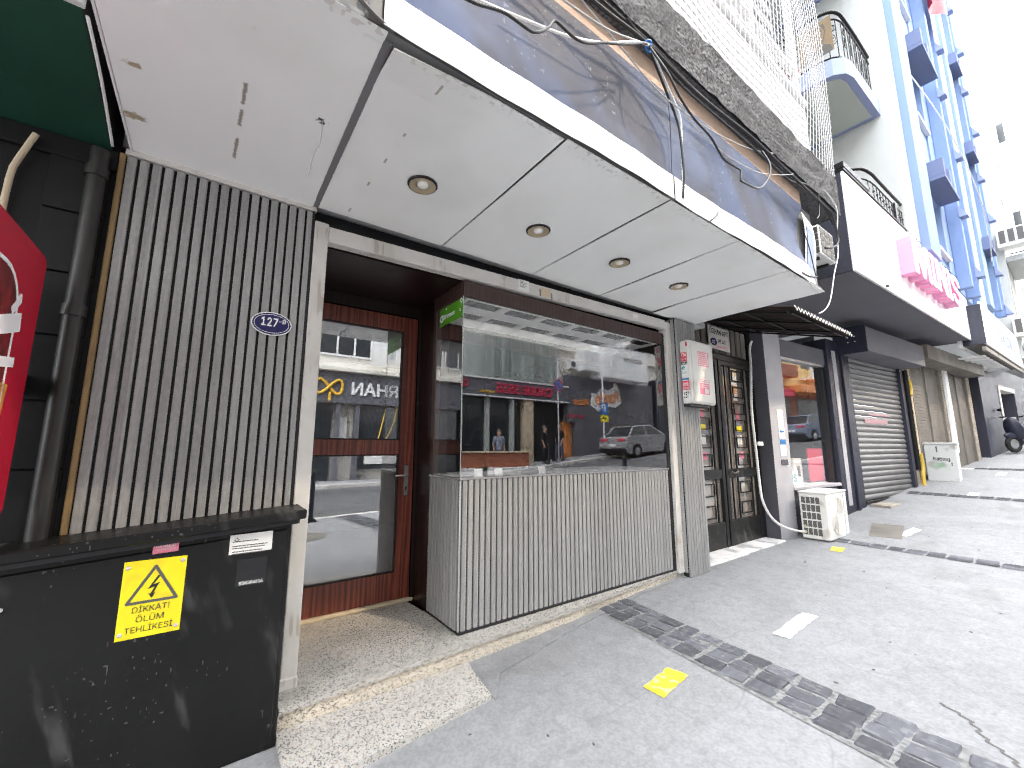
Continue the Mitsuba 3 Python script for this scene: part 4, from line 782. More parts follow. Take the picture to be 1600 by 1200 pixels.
# curved balcony rail on top of the fascia
RA = thing('roof_rail', 'low black iron railing with a curved corner on top of the white fascia', 'railing')
cr = lambda z: spline([[.72, .75, z], [.76, .25, z + .01], [.95, .06, z + .02], [1.3, .02, z + .03], [2.75, .02, z + .09], [2.85, .08, z + .1], [2.87, .4, z + .1]], 60)
put('handrail', [tube(cr(5.42), .022, 8)], 'm_iron', RA, M=FA, smooth=True)
put('lower_rail', [tube(cr(5.26), .010, 6), tube(cr(5.00), .010, 6)], 'm_iron', RA, M=FA, smooth=True)
pp = cr(0)
put('baluster', [tube([[p[0], p[1], p[2] + 4.98], [p[0], p[1], p[2] + 5.26]], .007, 5) for p in pp[2:-1:3]] + [trimesh.creation.icosphere(1, .018).apply_translation([p[0], p[1], p[2] + 5.13]) for p in pp[2:-1:3]] + [bx(2.25, 2.35, .0, .04, 5.06, 5.36, .004)], 'm_iron', RA, M=FA)
FP = thing('flower_pot', 'terracotta pots with dry plants behind the black end of the white fascia', 'flower pot')
prof = np.array([[0, 0], [.07, 0], [.10, .16], [.115, .16], [.115, .2], [.09, .2], [.085, .15], [0, .15]])
put('pot', [trimesh.creation.revolve(prof, sections=18).apply_translation([6.95, 1.95, 4.98]), trimesh.creation.revolve(prof, sections=18).apply_translation([6.75, 2.2, 4.98])], 'm_terracotta', FP)
lv = []
for k in range(60):
    o = np.array([6.85 + rng.normal(0, .08), 2.08 + rng.normal(0, .12), 5.22 + abs(rng.normal(0, .16))]); m = trimesh.creation.icosphere(0, .022); m.apply_scale([1.4, .5, .3]); m.apply_transform(trimesh.transformations.random_rotation_matrix(rng.rand(3))); m.apply_translation(o); lv.append(m)
lv += [tube([[6.9, 2.05, 5.1], [6.9 + rng.normal(0, .1), 2.05 + rng.normal(0, .1), 5.5]], .006, 4) for _ in range(9)]
put('foliage', lv, 'm_terracotta', FP)
put('shelf', bx(6.5, 7.2, 1.8, 2.5, 4.94, 4.985, .005), 'm_iron', FP)
SA = thing('hanging_air_conditioner', 'small white air conditioner with a square grille hung between the canopy and the grey shop', 'air conditioner')
put('casing', bx(5.44, 5.90, 1.50, 1.75, 3.56, 3.92, .01), 'm_white', SA)
put('grille', [bx(5.455 + .145 * c_, 5.455 + .145 * c_ + .125, 1.494, 1.499, 3.58 + .082 * r_, 3.58 + .082 * r_ + .068) for c_ in range(3) for r_ in range(4)], 'm_grille', SA)
put('grille_side', [bx(5.434, 5.439, 1.515 + .077 * c_, 1.515 + .077 * c_ + .063, 3.58 + .082 * r_, 3.58 + .082 * r_ + .068) for c_ in range(3) for r_ in range(4)], 'm_grille', SA)
put('bracket', [bx(5.5, 5.54, 1.55, 2.95, 3.53, 3.558), bx(5.8, 5.84, 1.55, 2.95, 3.53, 3.558)], 'm_iron', SA)

# roller shutter
RO = thing('roller_shutter', 'closed ribbed grey metal roller shutter with dark guides', 'shutter')
pr = []
for k in range(26):
    z = .43 + k * .1025
    s = Polygon([(0, z), (-.012, z + .008), (-.026, z + .035), (-.030, z + .055), (-.022, z + .08), (-.004, z + .098), (0, z + .1)])
    m = ext(s, 2.36, frame([2.90, 0.02, 0], [0, 1, 0], [0, 0, 1])); put('slat', m, 'm_shutter', RO, M=N2, smooth=35)
put('painted_reflection', [bx(3.3, 4.4, -.0125, -.0095, 1.83, 1.92, .002), bx(3.5, 4.6, -.0125, -.0095, 1.99, 2.03, .002)], 'm_pink_reflection', RO, M=N2)  # pink reflection on the slats, put in as coloured bars
put('guide', [bx(2.52, 2.60, -.05, .06, .05, 3.06, .004), bx(2.60, 2.885, -.02, .05, .05, 3.06, .004), ], 'm_navy', RO, M=N2)
put('guide', [bx(5.27, 5.42, -.06, .06, .3, 3.06, .004)], 'm_navy', RO, M=N2)
put('bottom_bar', [bx(2.89, 5.27, -.03, .03, .405, .43, .003)], 'm_iron', RO, M=N2)
put('label', [bx(4.98, 5.16, -.032, -.0305, .44, .50)], 'm_paper', RO, M=N2)
put('housing', [bx(2.52, 5.45, -.44, .05, 3.06, 3.50, .006)], 'm_plaster_dark', RO, M=N2)
put('housing_end', [bx(2.50, 2.519, -.45, .05, 3.04, 3.53, .004)], 'm_navy', RO, M=N2)
put('bolt', [trimesh.creation.icosphere(1, .012).apply_translation([2.50, y, z]) for y, z in ((-.28, 3.25), (-.18, 3.25), (-.28, 3.34), (-.18, 3.34))], 'm_white', RO, M=N2)
put('stone_doorstep', [sheared(bx(2.95, 4.9, -.33, -.05, -.2, .385, .012), lambda q: 0 * q)], 'm_old_wall', label='stone block step in front of the roller shutter', category='step', M=N2)
OW = thing('old_wall', 'worn stone wall and pipes with grimy mesh shutters beyond the roller shutter', 'building')
put('wall', [bx(5.42, 6.0, .0, .3, .2, 3.6), bx(6.0, 11.3, .25, .4, .5, 3.6), bx(8.10, 8.55, -.04, .3, .5, 3.4, .01), bx(10.3, 10.6, -.04, .3, .6, 3.5, .01)], 'm_old_wall', OW, M=N2)
put('downpipe', [tube([[5.55, -.06, .9], [5.55, -.06, 3.05]], .05, 10)] + [cyl([5.55, -.06, z], [5.55, -.06, z + .04], .058, 10) for z in (1.3, 2.1, 2.9)], 'm_iron', OW, M=N2)
put('conduit', [tube([[5.85, -.03, .7], [5.85, -.03, 3.3]], .03, 8)], 'm_beige', OW, M=N2)
put('gas_pipe', [tube(spline([[5.62, -.10, .5], [5.62, -.10, .75], [5.70, -.10, 1.0], [5.66, -.1, 1.25]], 14), .035, 8), tube(spline([[5.60, -.1, 2.5], [5.66, -.1, 2.7], [5.60, -.1, 2.85]], 10), .03, 8)], 'm_gas_yellow', OW, M=N2)
for a, b, nm in ((6.05, 8.05, 0), (8.6, 10.28, 1)):
    put('mesh_shutter', [bx(a, b, .02, .05, .78 + .09 * nm, 3.3)] + [bx(a, b, .008, .0195, z, z + .03) for z in np.arange(.8 + .09 * nm, 3.28, .075)], 'm_old_metal', OW, M=N2)
    put('shutter_guide', [bx(a - .05, a, -.03, .06, .6, 3.3), bx(b, b + .05, -.03, .06, .7, 3.3), bx((a + b) / 2, (a + b) / 2 + .05, -.01, .06, .7, 3.3)], 'm_old_metal', OW, M=N2)
put('white_post', [bx(8.2, 8.45, -.10, -.045, 1.25, 3.4, .006)], 'm_white', OW, M=N2)
put('housing', [bx(5.9, 10.4, -.40, .0, 3.3, 3.62, .006)], 'm_old_metal', OW, M=N2)
put('ledge', [bx(8.5, 11.3, -.25, .2, .4, .87, .01)], 'm_marble', OW, M=N2)
NV = thing('navy_shop', 'navy clad shop front with a lit doorway at the far right', 'building')
put('wall', [bx(11.3, 13.4, -.10, .2, .8, 3.8, .01), bx(13.4, 26, -.10, .2, 3.35, 3.9), bx(15.6, 26, -.1, .2, .8, 3.4)], 'm_navy', NV, M=N2)
put('door_frame', [bx(13.4, 13.55, -.12, .15, .9, 3.3, .006), bx(13.4, 15.6, -.12, .15, 3.2, 3.35, .006), bx(13.9, 14.0, .1, .2, .9, 3.2)], 'm_post', NV, M=N2)
put('interior', [bx(13.4, 15.6, 1.2, 1.3, .9, 3.4), bx(13.4, 15.6, .2, 1.3, 1.0, 1.15)], 'm_wood_brown', NV, M=N2)
put('shelf', [bx(14.05, 15.5, .8, 1.1, z, z + .05) for z in (1.6, 2.0, 2.4, 2.8)] + [bx(14.1 + .19 * k, 14.22 + .19 * k, .85, 1.0, z + .05, z + .25) for k in range(7) for z in (1.6, 2.0, 2.4)], 'm_beige', NV, M=N2)
UB = thing('roadside_service_box', 'pale grey service box with graffiti standing against the mesh shutters', 'service box')
ub = 13.0
put('body', bx(ub, ub + .33, 1.665, 2.16, .60, 1.44, .012), 'm_grey_box', UB)
put('roof', bx(ub - .02, ub + .36, 1.64, 2.19, 1.44, 1.485, .008), 'm_grey_box', UB)
put('plinth', bx(ub - .02, ub + .34, 1.65, 2.175, .4, .66, .01), 'm_old_wall', UB)
MU = frame([ub - .001, 2.16, .66], [0, -1, 0], [0, 0, 1])
put('writing', text('Kablog', .075, MU @ frame([.13, .44, 0], [1, -.05, 0], [0, 1, 0]), .002, True, width=.26), 'm_black', UB)
put('green_print', [ext(sbox(.12, .33, .30, .345), .002, MU), ext(sbox(.12, .29, .32, .30), .002, MU), ext(Polygon([(.14, .36), (.3, .365), (.3, .37), (.14, .368)]), .002, MU)], 'm_green_ink', UB)
put('slot', [ext(sbox(.19, .62, .215, .74), .004, MU), ext(sbox(.40, .33, .42, .40), .004, MU)], 'm_grille', UB)

# projecting white sign with a navy end, farther on
S3 = thing('projecting_sign', 'white box sign with a navy end face beyond the pink lettered fascia', 'shop sign')
F3 = np.array([[_c1, _s1, 0, 6.5], [-_s1, _c1, 0, 1.2], [0, 0, 1, 0], [0, 0, 0, 1.0]])
put('face', [sheared(bx(7.62, 15.4, -.02, .02, 3.72, 4.72, .004), lambda q: .035 * (q - 7.62))], 'm_white', S3, M=F3)
put('end_face', bx(7.60, 7.619, -.021, .34, 3.72, 4.66, .003), 'm_navy', S3, M=F3)
put('rear_board', sheared(bx(7.5, 15.4, .35, .42, 3.70, 4.8, .004), lambda q: .035 * (q - 7.62)), 'm_white', S3, M=F3)
put('underside', [sheared(bx(7.62, 15.4, .03, .34, 3.72, 3.74), lambda q: .035 * (q - 7.62))], 'm_grille', S3, M=F3)
put('emblem', [text('SALON', .34, frame([10.2, -.021, 4.15], [1, 0, .035], [0, 0, 1]), .01, False, width=2.6)], 'm_pale_blue', S3, M=F3)
put('awning_slat', [sheared(bx(8.2 + .55 * k, 8.45 + .55 * k, .1, 1.0, 3.50, 3.53), lambda q: .035 * (q - 7.62)) for k in range(9)], 'm_white', S3, M=F3)
put('awning_frame', [sheared(bx(7.6, 15.4, .0, .06, 3.56, 3.66), lambda q: .035 * (q - 7.62)), sheared(bx(7.6, 15.4, .9, 1.0, 3.45, 3.6), lambda q: .035 * (q - 7.62))], 'm_old_metal', S3, M=F3)

# scooter at the far right
SC = thing('motor_scooter', 'dark blue motor scooter parked on the pavement at the right edge', 'scooter')
MSc = np.eye(4); aa = math.radians(150); MSc[:2, :2] = [[math.cos(aa), -math.sin(aa)], [math.sin(aa), math.cos(aa)]]; MSc[:3, 3] = [19.5, .93, float(g(19.5))]
def wheel(x):
    a = np.linspace(0, 2 * np.pi, 29); ring = np.c_[x + .20 * np.cos(a), 0 * a, .25 + .20 * np.sin(a)]
    return tube(ring, .055, 10, False)
for x in (-.62, .62):
    w_ = put('wheel', [wheel(x)], 'm_tyre', SC, M=MSc, smooth=True)
    put('rim', [cyl([x, -.03, .25], [x, .03, .25], .14, 20)], 'm_alu', w_, M=MSc)
put('body', [trimesh.creation.icosphere(3, 1).apply_scale([.48, .17, .22]).apply_translation([-.42, 0, .62]), trimesh.creation.icosphere(3, 1).apply_scale([.16, .2, .36]).apply_transform(trimesh.transformations.rotation_matrix(.35, [0, 1, 0])).apply_translation([.52, 0, .68]), bx(-.2, .45, -.15, .15, .27, .35, .03), trimesh.creation.icosphere(2, 1).apply_scale([.24, .08, .1]).apply_translation([.64, 0, .49])], 'm_navy', SC, M=MSc, smooth=40)
put('seat', [trimesh.creation.icosphere(3, 1).apply_scale([.40, .15, .08]).apply_translation([-.40, 0, .85])], 'm_cloth_black', SC, M=MSc, smooth=True)
put('handlebar', [tube(spline([[.40, -.36, 1.04], [.42, -.2, 1.05], [.46, 0, 1.0], [.42, .2, 1.05], [.40, .36, 1.04]], 20), .018, 8), tube([[.46, 0, 1.0], [.62, 0, .28]], .03, 8)], 'm_iron', SC, M=MSc, smooth=True)
put('mirror', [tube([[.42, s * .25, 1.05], [.42, s * .32, 1.24]], .007, 6) for s in (-1, 1)] + [trimesh.creation.icosphere(2, 1).apply_scale([.015, .06, .045]).apply_translation([.42, s * .33, 1.27]) for s in (-1, 1)], 'm_iron', SC, M=MSc)
put('headlight', trimesh.creation.icosphere(2, 1).apply_scale([.06, .1, .08]).apply_translation([.60, 0, .92]), 'm_steel', SC, M=MSc, smooth=True)
put('windscreen_trim', [bx(.58, .60, -.14, .14, .98, 1.02, .006)], 'm_white', SC, M=MSc)

# ------------------------------------------------------------------ blue building over the neighbouring shops
BB = thing('blue_building', 'blue and white apartment building with box window hoods and vertical fins above the shops', 'building')
def R(name, mesh, m, parent=None, **k): return put(name, mesh, m, parent or BB, M=N1, **k)
R('wall', [bx(9.28, 10.18, 0, 6, 4.95, 26, .0), bx(9.285, 20.5, .45, 6, 5.0, 26), bx(4.98, 9.28, 1.55, 6, 3.6, 26)], 'm_white_wall')
R('bay', [bx(10.18, 11.05, -.12, .44, 4.9, 26), bx(11.28, 11.75, -.02, .44, 4.9, 26), bx(12.75, 15.5, .0, .44, 4.9, 26), bx(17.2, 18.0, -.12, .44, 5.3, 26), bx(18.0, 20.45, .02, .44, 5.4, 26)], 'm_blue')
R('fin', [bx(13.35, 13.55, -.22, .0, 4.9, 26, .01), bx(14.35, 14.55, -.22, .0, 4.9, 26, .01), bx(15.25, 15.5, -.12, .0, 4.9, 26, .01), bx(18.6, 18.8, -.2, .02, 5.4, 26, .01), bx(19.6, 19.8, -.2, .02, 5.4, 26, .01)], 'm_blue')
R('white_strip', [bx(11.05, 11.28, -.03, .44, 4.9, 26), bx(15.5, 17.2, -.05, .44, 5.0, 26)], 'm_white_wall')
for k in range(7):
    z = 5.15 + 3.08 * k
    w = R('window', [bx(11.75, 12.75, .16, .22, z + .3, z + 1.55)], 'm_window_dark')
    R('frame', [bx(11.75, 11.82, .12, .2, z + .3, z + 1.55), bx(12.68, 12.75, .12, .2, z + .3, z + 1.55), bx(12.2, 12.27, .12, .2, z + .3, z + 1.55), bx(11.7, 12.8, -.05, .2, z + .24, z + .3)], 'm_white', w)
    R('window_apron', [bx(11.75, 12.75, .03, .44, z - 1.2, z + .24), bx(11.75, 12.75, .03, .44, z + 1.55, z + 1.75)], 'm_blue')
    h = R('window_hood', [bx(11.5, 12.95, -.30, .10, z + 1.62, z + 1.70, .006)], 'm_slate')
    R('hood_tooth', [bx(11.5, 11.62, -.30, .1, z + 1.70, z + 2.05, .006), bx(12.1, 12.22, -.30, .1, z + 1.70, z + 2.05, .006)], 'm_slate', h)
    R('hood_cheek', [bx(11.62, 12.1, -.26, .1, z + 1.70, z + 1.84), bx(12.22, 12.9, -.26, .1, z + 1.70, z + 1.84)], 'm_white_wall', h)
    R('fin_cap', [ext(Polygon([(0, 0), (-.14, 0), (0, .32)]), .24, frame([x, -.20, z + 1.1 + o], [0, 1, 0], [0, 0, 1])) for x, o in ((13.33, .3), (14.33, -.9), (18.58, .2), (19.58, -.8))], 'm_pale_blue')
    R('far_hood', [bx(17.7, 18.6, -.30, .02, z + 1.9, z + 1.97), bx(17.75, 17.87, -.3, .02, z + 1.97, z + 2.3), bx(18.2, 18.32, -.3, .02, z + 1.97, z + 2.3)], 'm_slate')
    R('far_window', [bx(17.85, 18.6, .0, .05, z + .5, z + 1.9)], 'm_window_dark')
# balconies in the corner recess
def balcony(z, name_label, dress):
    K_ = thing('iron_balcony', name_label, 'balcony')
    base = Polygon([(7.55, 3.05), (7.55, 1.85), (7.60, 1.66), (7.72, 1.53), (7.92, 1.48), (9.27, 1.45), (9.27, 3.05)])
    put('slab', ext(base, .30, frame([0, 0, z], [1, 0, 0], [0, 1, 0])), 'm_pale_blue', K_)
    put('soffit', ext(base.buffer(-.10), .012, frame([0, 0, z - .0125], [1, 0, 0], [0, 1, 0])), 'm_grey_green', K_)
    edge = np.array([(7.60, 3.0), (7.60, 1.88), (7.645, 1.70), (7.75, 1.585), (7.93, 1.535), (9.24, 1.505)])
    rail = spline(np.c_[edge, np.full(len(edge), 0.)], 70)
    up = lambda h: rail + [0, 0, h]
    put('handrail', tube(up(z + 1.22), .026, 8), 'm_iron', K_, smooth=True)
    put('rail', [tube(up(z + 1.08), .014, 6), tube(up(z + .36), .014, 6)], 'm_iron', K_, smooth=True)
    bal = []
    for i in range(1, 69, 3):
        p = rail[i]; a = [p[0], p[1], z + .30]; b = [p[0], p[1], z + 1.08]; bal.append(tube([a, b], .008, 5))
        if i % 6 == 1 and i + 3 < 70:
            q = rail[min(i + 3, 69)]; c = (p + q) / 2
            d = (q - p) / np.linalg.norm(q - p)
            t_ = np.linspace(0, 4 * np.pi, 26); sp_ = .015 + .0045 * t_
            bal.append(tube(np.c_[c[0] + d[0] * sp_ * np.cos(t_), c[1] + d[1] * sp_ * np.cos(t_), z + .72 + .11 * np.sin(t_) * (sp_ / .07)], .006, 4))
            bal.append(tube(np.c_[c[0] + d[0] * sp_ * np.cos(t_ + 2), c[1] + d[1] * sp_ * np.cos(t_ + 2), z + .92 + .06 * np.sin(t_ + 2)], .006, 4))
    put('baluster', bal, 'm_iron', K_)
    if dress:
        BN = thing('balcony_banner', 'sepia banner with a sketched portrait tied to the iron balcony rail', 'banner')
        MBn = frame([7.575, 2.06, z + .42], [0, -1, 0], [0, 0, 1])
        put('cloth', ext(sbox(0, 0, .46, .64), .004, MBn), 'm_sepia', BN)
        put('drawing', [ext(Polygon([(.02, .0), (.44, .0), (.42, .12), (.33, .2), (.30, .13), (.2, .14), (.12, .22)]), .0055, MBn), ext(LineString([(.12, .22), (.10, .38), (.14, .54), (.24, .60), (.34, .55), (.37, .42), (.33, .25), (.25, .19), (.15, .24)]).buffer(.008), .006, MBn), ext(Polygon([(.10, .40), (.12, .55), (.24, .62), (.36, .56), (.38, .46), (.32, .54), (.18, .53), (.14, .42)]), .0058, MBn), ext(LineString([(.19, .44), (.24, .45)]).buffer(.006), .006, MBn), ext(LineString([(.28, .45), (.33, .44)]).buffer(.006), .006, MBn), ext(LineString([(.25, .42), (.265, .34), (.24, .33)]).buffer(.005), .006, MBn), ext(LineString([(.21, .28), (.29, .28)]).buffer(.006), .006, MBn)], 'm_grille', BN)
        CR = thing('plastic_crate', 'dark red crate standing behind the iron balcony rail', 'crate')
        put('box', [bx(7.66, 8.0, 2.15, 2.17, z + .30, z + .62), bx(7.66, 8.0, 2.66, 2.68, z + .30, z + .62), bx(7.66, 7.68, 2.17, 2.66, z + .30, z + .62), bx(7.98, 8.0, 2.17, 2.66, z + .30, z + .62), bx(7.66, 8.0, 2.15, 2.68, z + .30, z + .32)], 'm_dark_red', CR)
        PL_ = thing('potted_plant', 'small green potted plant beside the red crate on the balcony', 'plant')
        put('pot', trimesh.creation.revolve(prof, sections=16).apply_translation([7.8, 2.4, z + .62]), 'm_white', PL_)
        lf_ = []
        for k in range(70):
            m = trimesh.creation.icosphere(0, .03); m.apply_scale([1.5, .5, .25]); m.apply_transform(trimesh.transformations.random_rotation_matrix(rng.rand(3))); m.apply_translation([7.8 + rng.normal(0, .07), 2.4 + rng.normal(0, .09), z + .88 + rng.normal(0, .07)]); lf_.append(m)
        put('leaf', lf_, 'm_leaf', PL_)
    return K_
balcony(7.30, 'white and pale blue balcony with a scrolled black iron rail and a banner on it', True)
balcony(10.38, 'upper iron railed balcony of which only the soffit shows at the top edge', False)
put('red_banner', sheet(lambda u, v: (13.2 + 1.1 * u, 1.2 + .12 * np.sin(5 * u + 3 * v) - .1 * v, 12.0 + 2.2 * v + .25 * u), np.linspace(0, 1, 16), np.linspace(0, 1, 20), True), 'm_red', label='red cloth banner hanging from the blue building at the top edge', category='banner', smooth=True, M=N1 @ np.array([[1, 0, 0, 0], [0, 1, 0, -1.6], [0, 0, 1, 0], [0, 0, 0, 1.]]))
put('slack_wire', [tube(spline([[11.0, -.1, 9.0], [13, -.5, 7.4], [15.5, -.4, 6.0]], 30), .012, 5)], 'm_white_cable', M=N1, label='thin white wire slung across the blue building', category='wire', smooth=True)

# far white blocks up the street
def far_block(label, x0, x1, y0_, y1_, z1, cream, nb):
    F_ = thing('far_apartment_block', label, 'building')
    put('wall', bx(x0, x1, y0_, y1_, 4.3, z1), cream, F_)
    nz = int((z1 - 4) / 3.1)
    for k in range(nz):
        z = 4.6 + 3.1 * k
        for j in range(3):
            xx = x0 + 4.2 + 3.4 * j
            w = put('window', [bx(xx, xx + 1.1, y0_ - .01, y0_ + .02, z + .9, z + 2.2)], 'm_window_dark', F_)
            put('frame', [bx(xx - .06, xx + 1.16, y0_ - .04, y0_ - .011, z + .82, z + .9), bx(xx - .06, xx, y0_ - .04, y0_ - .011, z + .9, z + 2.26), bx(xx + 1.1, xx + 1.16, y0_ - .04, y0_ - .011, z + .9, z + 2.26)], 'm_white', w)
        if k % 2: sw = put('side_window', [bx(x0 - .02, x0 + .01, y0_ + .35, y0_ + 1.0, z + .9, z + 2.2)], 'm_window_dark', F_)
        if k >= nb: continue
        b_ = put('balcony', [bx(x0 + .2, x0 + 3.0, y0_ - .8, y0_ - .012, z, z + .18)], cream, F_)
        put('rail', [tube([[x0 + .2, y0_ - .012, z + 1.1], [x0 + .2, y0_ - .8, z + 1.1], [x0 + 3.0, y0_ - .8, z + 1.1], [x0 + 3.0, y0_ - .012, z + 1.1]], .02, 5), tube([[x0 + .2, y0_ - .012, z + .6], [x0 + .2, y0_ - .8, z + .6], [x0 + 3.0, y0_ - .8, z + .6]], .012, 5)] + [tube([[x0 + a_, y0_ - .8, z + .18], [x0 + a_, y0_ - .8, z + 1.1]], .015, 4) for a_ in (.2, 1.6, 3.0)], 'm_iron', b_)
        put('balcony_glass', bx(x0 + .25, x0 + 2.9, y0_ - .014, y0_ - .011, z + .3, z + 2.3), 'm_grey_green', F_)
        a_ = put('condenser', [bx(x0 - .36, x0 - .03, y0_ - .55, y0_ + .1, z + .45, z + 1.0, .01), bx(x0 - .36, x0 + .2, y0_ - .55, y0_ + .1, z + .38, z + .44)], 'm_ac', F_)
        put('grille', [bx(x0 - .366, x0 - .361, y0_ - .50 + .2 * j, y0_ - .36 + .2 * j, z + .50, z + .95) for j in range(3)], 'm_grille', a_)
far_block('white apartment block with air conditioners and two iron balconies beyond the blue building', 21.5, 36, .85, 8, 24, 'm_white_wall', 2)
far_block('pale apartment block closing the view at the far end of the street', 40, 62, .3, 9, 27, 'm_white_wall', 0)

# ------------------------------------------------------------------ across the street (shows in the shop glass)
YO = -10.5
OB = thing('opposite_building', 'cream apartment building across the street mirrored in the door glass', 'building')
def O(name, mesh, m, parent=None, **k): return put(name, mesh, m, parent or OB, **k)
O('wall', [bx(-24, 7.2, YO - 8, YO, 4.6, 16.95), bx(-24, 7.2, YO - 8, YO - .5, -1.5, 4.6)], 'm_cream')
O('cornice', bx(-24, 7.2, YO, YO + .25, 4.40, 4.56, .01), 'm_cream')
for k in range(4):
    for j in range(12):
        x = -21 + j * 2.2
        z = 5.1 + 3.1 * k
        w = O('window', bx(x, x + 2.0, YO, YO + .02, z, z + 1.5), 'm_window_dark')
        O('frame', [bx(x - .05, x + 2.05, YO + .02, YO + .06, z - .07, z), bx(x - .05, x + 2.05, YO + .02, YO + .06, z + 1.5, z + 1.57)] + [bx(x + f, x + f + .07, YO + .021, YO + .059, z, z + 1.5) for f in (-.05, .62, 1.30, 1.98)], 'm_white', w)
O('pierced_panel', [ext(sbox(5.15, 4.75, 7.1, 5.85).difference(__import__('shapely').union_all([Point(5.2 + 1.85 * a, 4.8 + 1.0 * b).buffer(.02 + .03 * c) for a, b, c in np.random.RandomState(2).rand(150, 3)])), .03, frame([0, YO + .55, 0], [1, 0, 0], [0, 0, 1]))], 'm_white')
O('shop_fascia', [bx(-8 + 1.0 * i, -7.006 + 1.0 * i, YO - .03, YO + .02, 3.14, 4.38, .004) for i in range(15)], 'm_plaster_dark')
def opp(o_x, o_z, y=YO + .02): return frame([o_x, y, o_z], [-1, 0, 0], [0, 0, 1])
O('name_letters', text('ORHAN', .50, opp(7.0, 3.50), .06, True, width=2.5), 'm_white')
tt = np.linspace(0, 2 * np.pi, 60)
O('gold_emblem', [tube(np.c_[3.63 + .50 * np.sin(tt) * (1 + .05 * np.cos(tt)), np.full(60, YO + .08) + .03 * np.cos(tt), 3.76 + .28 * np.sin(2 * tt)], .055, 8, False), bx(3.62, 3.72, YO + .05, YO + .11, 3.20, 3.55)], 'm_gold')
O('shop_window', [bx(-7, 3.9, YO - .45, YO - .4, .1, 3.1), bx(4.9, 7.0, YO - .25, YO - .2, .5, 3.1)], 'm_window_dark')
O('shop_jamb', [bx(x, x + .15, YO - .4, YO - .05, -.2, 3.13) for x in (-7, -4, -1, 2, 4.0, 4.75, 7.05)], 'm_plaster_dark')
O('lit_display', [bx(4.15, 4.5, YO - .38, YO - .34, 1.2, 2.6), bx(5.2, 6.8, YO - .18, YO - .15, .7, 1.15)], 'm_paper')
O('display_leaves', [tube(spline([[5.6, YO - .16, 1.2], [5.8, YO - .15, 2.0], [6.0, YO - .14, 3.0]], 8), .03, 5), tube(spline([[6.0, YO - .16, 1.6], [6.3, YO - .15, 2.2], [6.5, YO - .14, 3.1]], 8), .03, 5), tube(spline([[5.3, YO - .16, 1.0], [5.25, YO - .15, 1.6]], 4), .02, 5)], 'm_gold')
OC = thing('opposite_corner_shops', 'row of shops with red lettering across the street mirrored in the window pane', 'building')
def O2_(name, mesh, m, parent=None, **k): return put(name, mesh, m, parent or OC, **k)
O2_('wall', [bx(7.2, 48, YO - 8, YO - .3, 6.6, 16.95), bx(7.2, 48, YO - 8, YO - .5, -.5, 6.6)], 'm_cream')
for k in range(3):
    for j in range(12):
        x = 8 + j * 3.2; z = 7.4 + 3.0 * k
        w = O2_('window', bx(x, x + 1.9, YO - .3, YO - .27, z, z + 1.4), 'm_window_dark'); O2_('sill', bx(x - .08, x + 1.98, YO - .29, YO - .18, z - .1, z), 'm_white', w)
for i in range(23):
    O2_('cladding_panel', bx(9.7 + .2 * i, 9.7 + .2 * i + .17, YO - .12, YO - .04 - .05 * ((i * 7) % 3), 4.58, 6.62, .02), 'm_curtain')
O2_('cladding_back', bx(8.9, 14.4, YO - .3, YO - .125, 4.5, 6.6), 'm_grey_green')
O2_('sign_band', [bx(7.25, 15.1, YO - .15, YO, 3.72, 4.48)], 'm_plaster_dark')
O2_('band_trim', [bx(7.25, 15.1, YO, YO + .05, 4.48, 4.55, .006), bx(7.25, 15.1, YO, YO + .05, 3.66, 3.72, .006)], 'm_white')
for s_, xx, ww in (('CADDE', 13.9, 1.9), ('3535', 11.85, 1.35)):
    O2_('red_letters', text(s_, .42, opp(xx, 3.90, YO), .08, True, width=ww), 'm_red_ink')
O2_('red_letters', [text('CADDE', .30, opp(9.0, 4.05, YO), .06, True, width=1.1), text('35', .22, opp(8.5, 3.76, YO), .05, True, width=.4)], 'm_red_ink')
O2_('small_letters', text('optik', .12, opp(10.4, 3.85, YO), .03, True, width=.8), 'm_gold')
O2_('shop_glass', [bx(7.3, 12.2, YO - .42, YO - .38, .6, 3.66)], 'm_window_dark')
O2_('shop_post', [bx(x, x + .12, YO - .4, YO - .1, .3, 3.66) for x in (7.25, 8.7, 10.1, 11.5)], 'm_grey_green')
O2_('brick_pier', [bx(12.2, 12.75, YO - .4, YO - .05, .3, 3.66)], 'm_beige')
O2_('doorway', [bx(12.75, 15.1, YO - .5, YO - .45, .4, 3.66)], 'm_black')
O2_('orange_door', [bx(14.9, 15.6, YO - .45, YO - .4, .6, 2.7)], 'm_orange')
O2_('grey_front', [bx(15.1, 22.5, YO - .4, YO - .1, 2.7, 5.2), bx(15.7, 18.3, YO - .4, YO - .1, .5, 2.7)], 'm_plaster_dark')
O2_('dark_front', bx(22.6, 26.8, YO - .4, YO + .1, .5, 5.6), 'm_navy')
O2_('canopy_box', [bx(15.8, 17.0, YO - .2, YO + .55, 5.45, 6.5, .01), bx(17.0, 20.7, YO - .2, YO + .9, 5.15, 7.1, .01)], 'm_white')
O2_('scallop', [cyl([17.9 + .48 * k, YO + .3, 7.1], [17.9 + .48 * k, YO + .92, 7.1], .22, 12) for k in range(6)], 'm_white')
O2_('canopy_letters', text('0532 69 86', .22, opp(20.2, 6.2, YO + .9), .01, True, width=1.6), 'm_grille')
O2_('pizza_letters', [text('Pizza', .34, opp(16.65, 3.65, YO - .1), .05, True, width=1.1)], 'm_orange')
O2_('phone_letters', [text('0232 70 70', .15, opp(16.3, 2.95, YO - .1), .03, True, width=1.2)], 'm_red_ink')
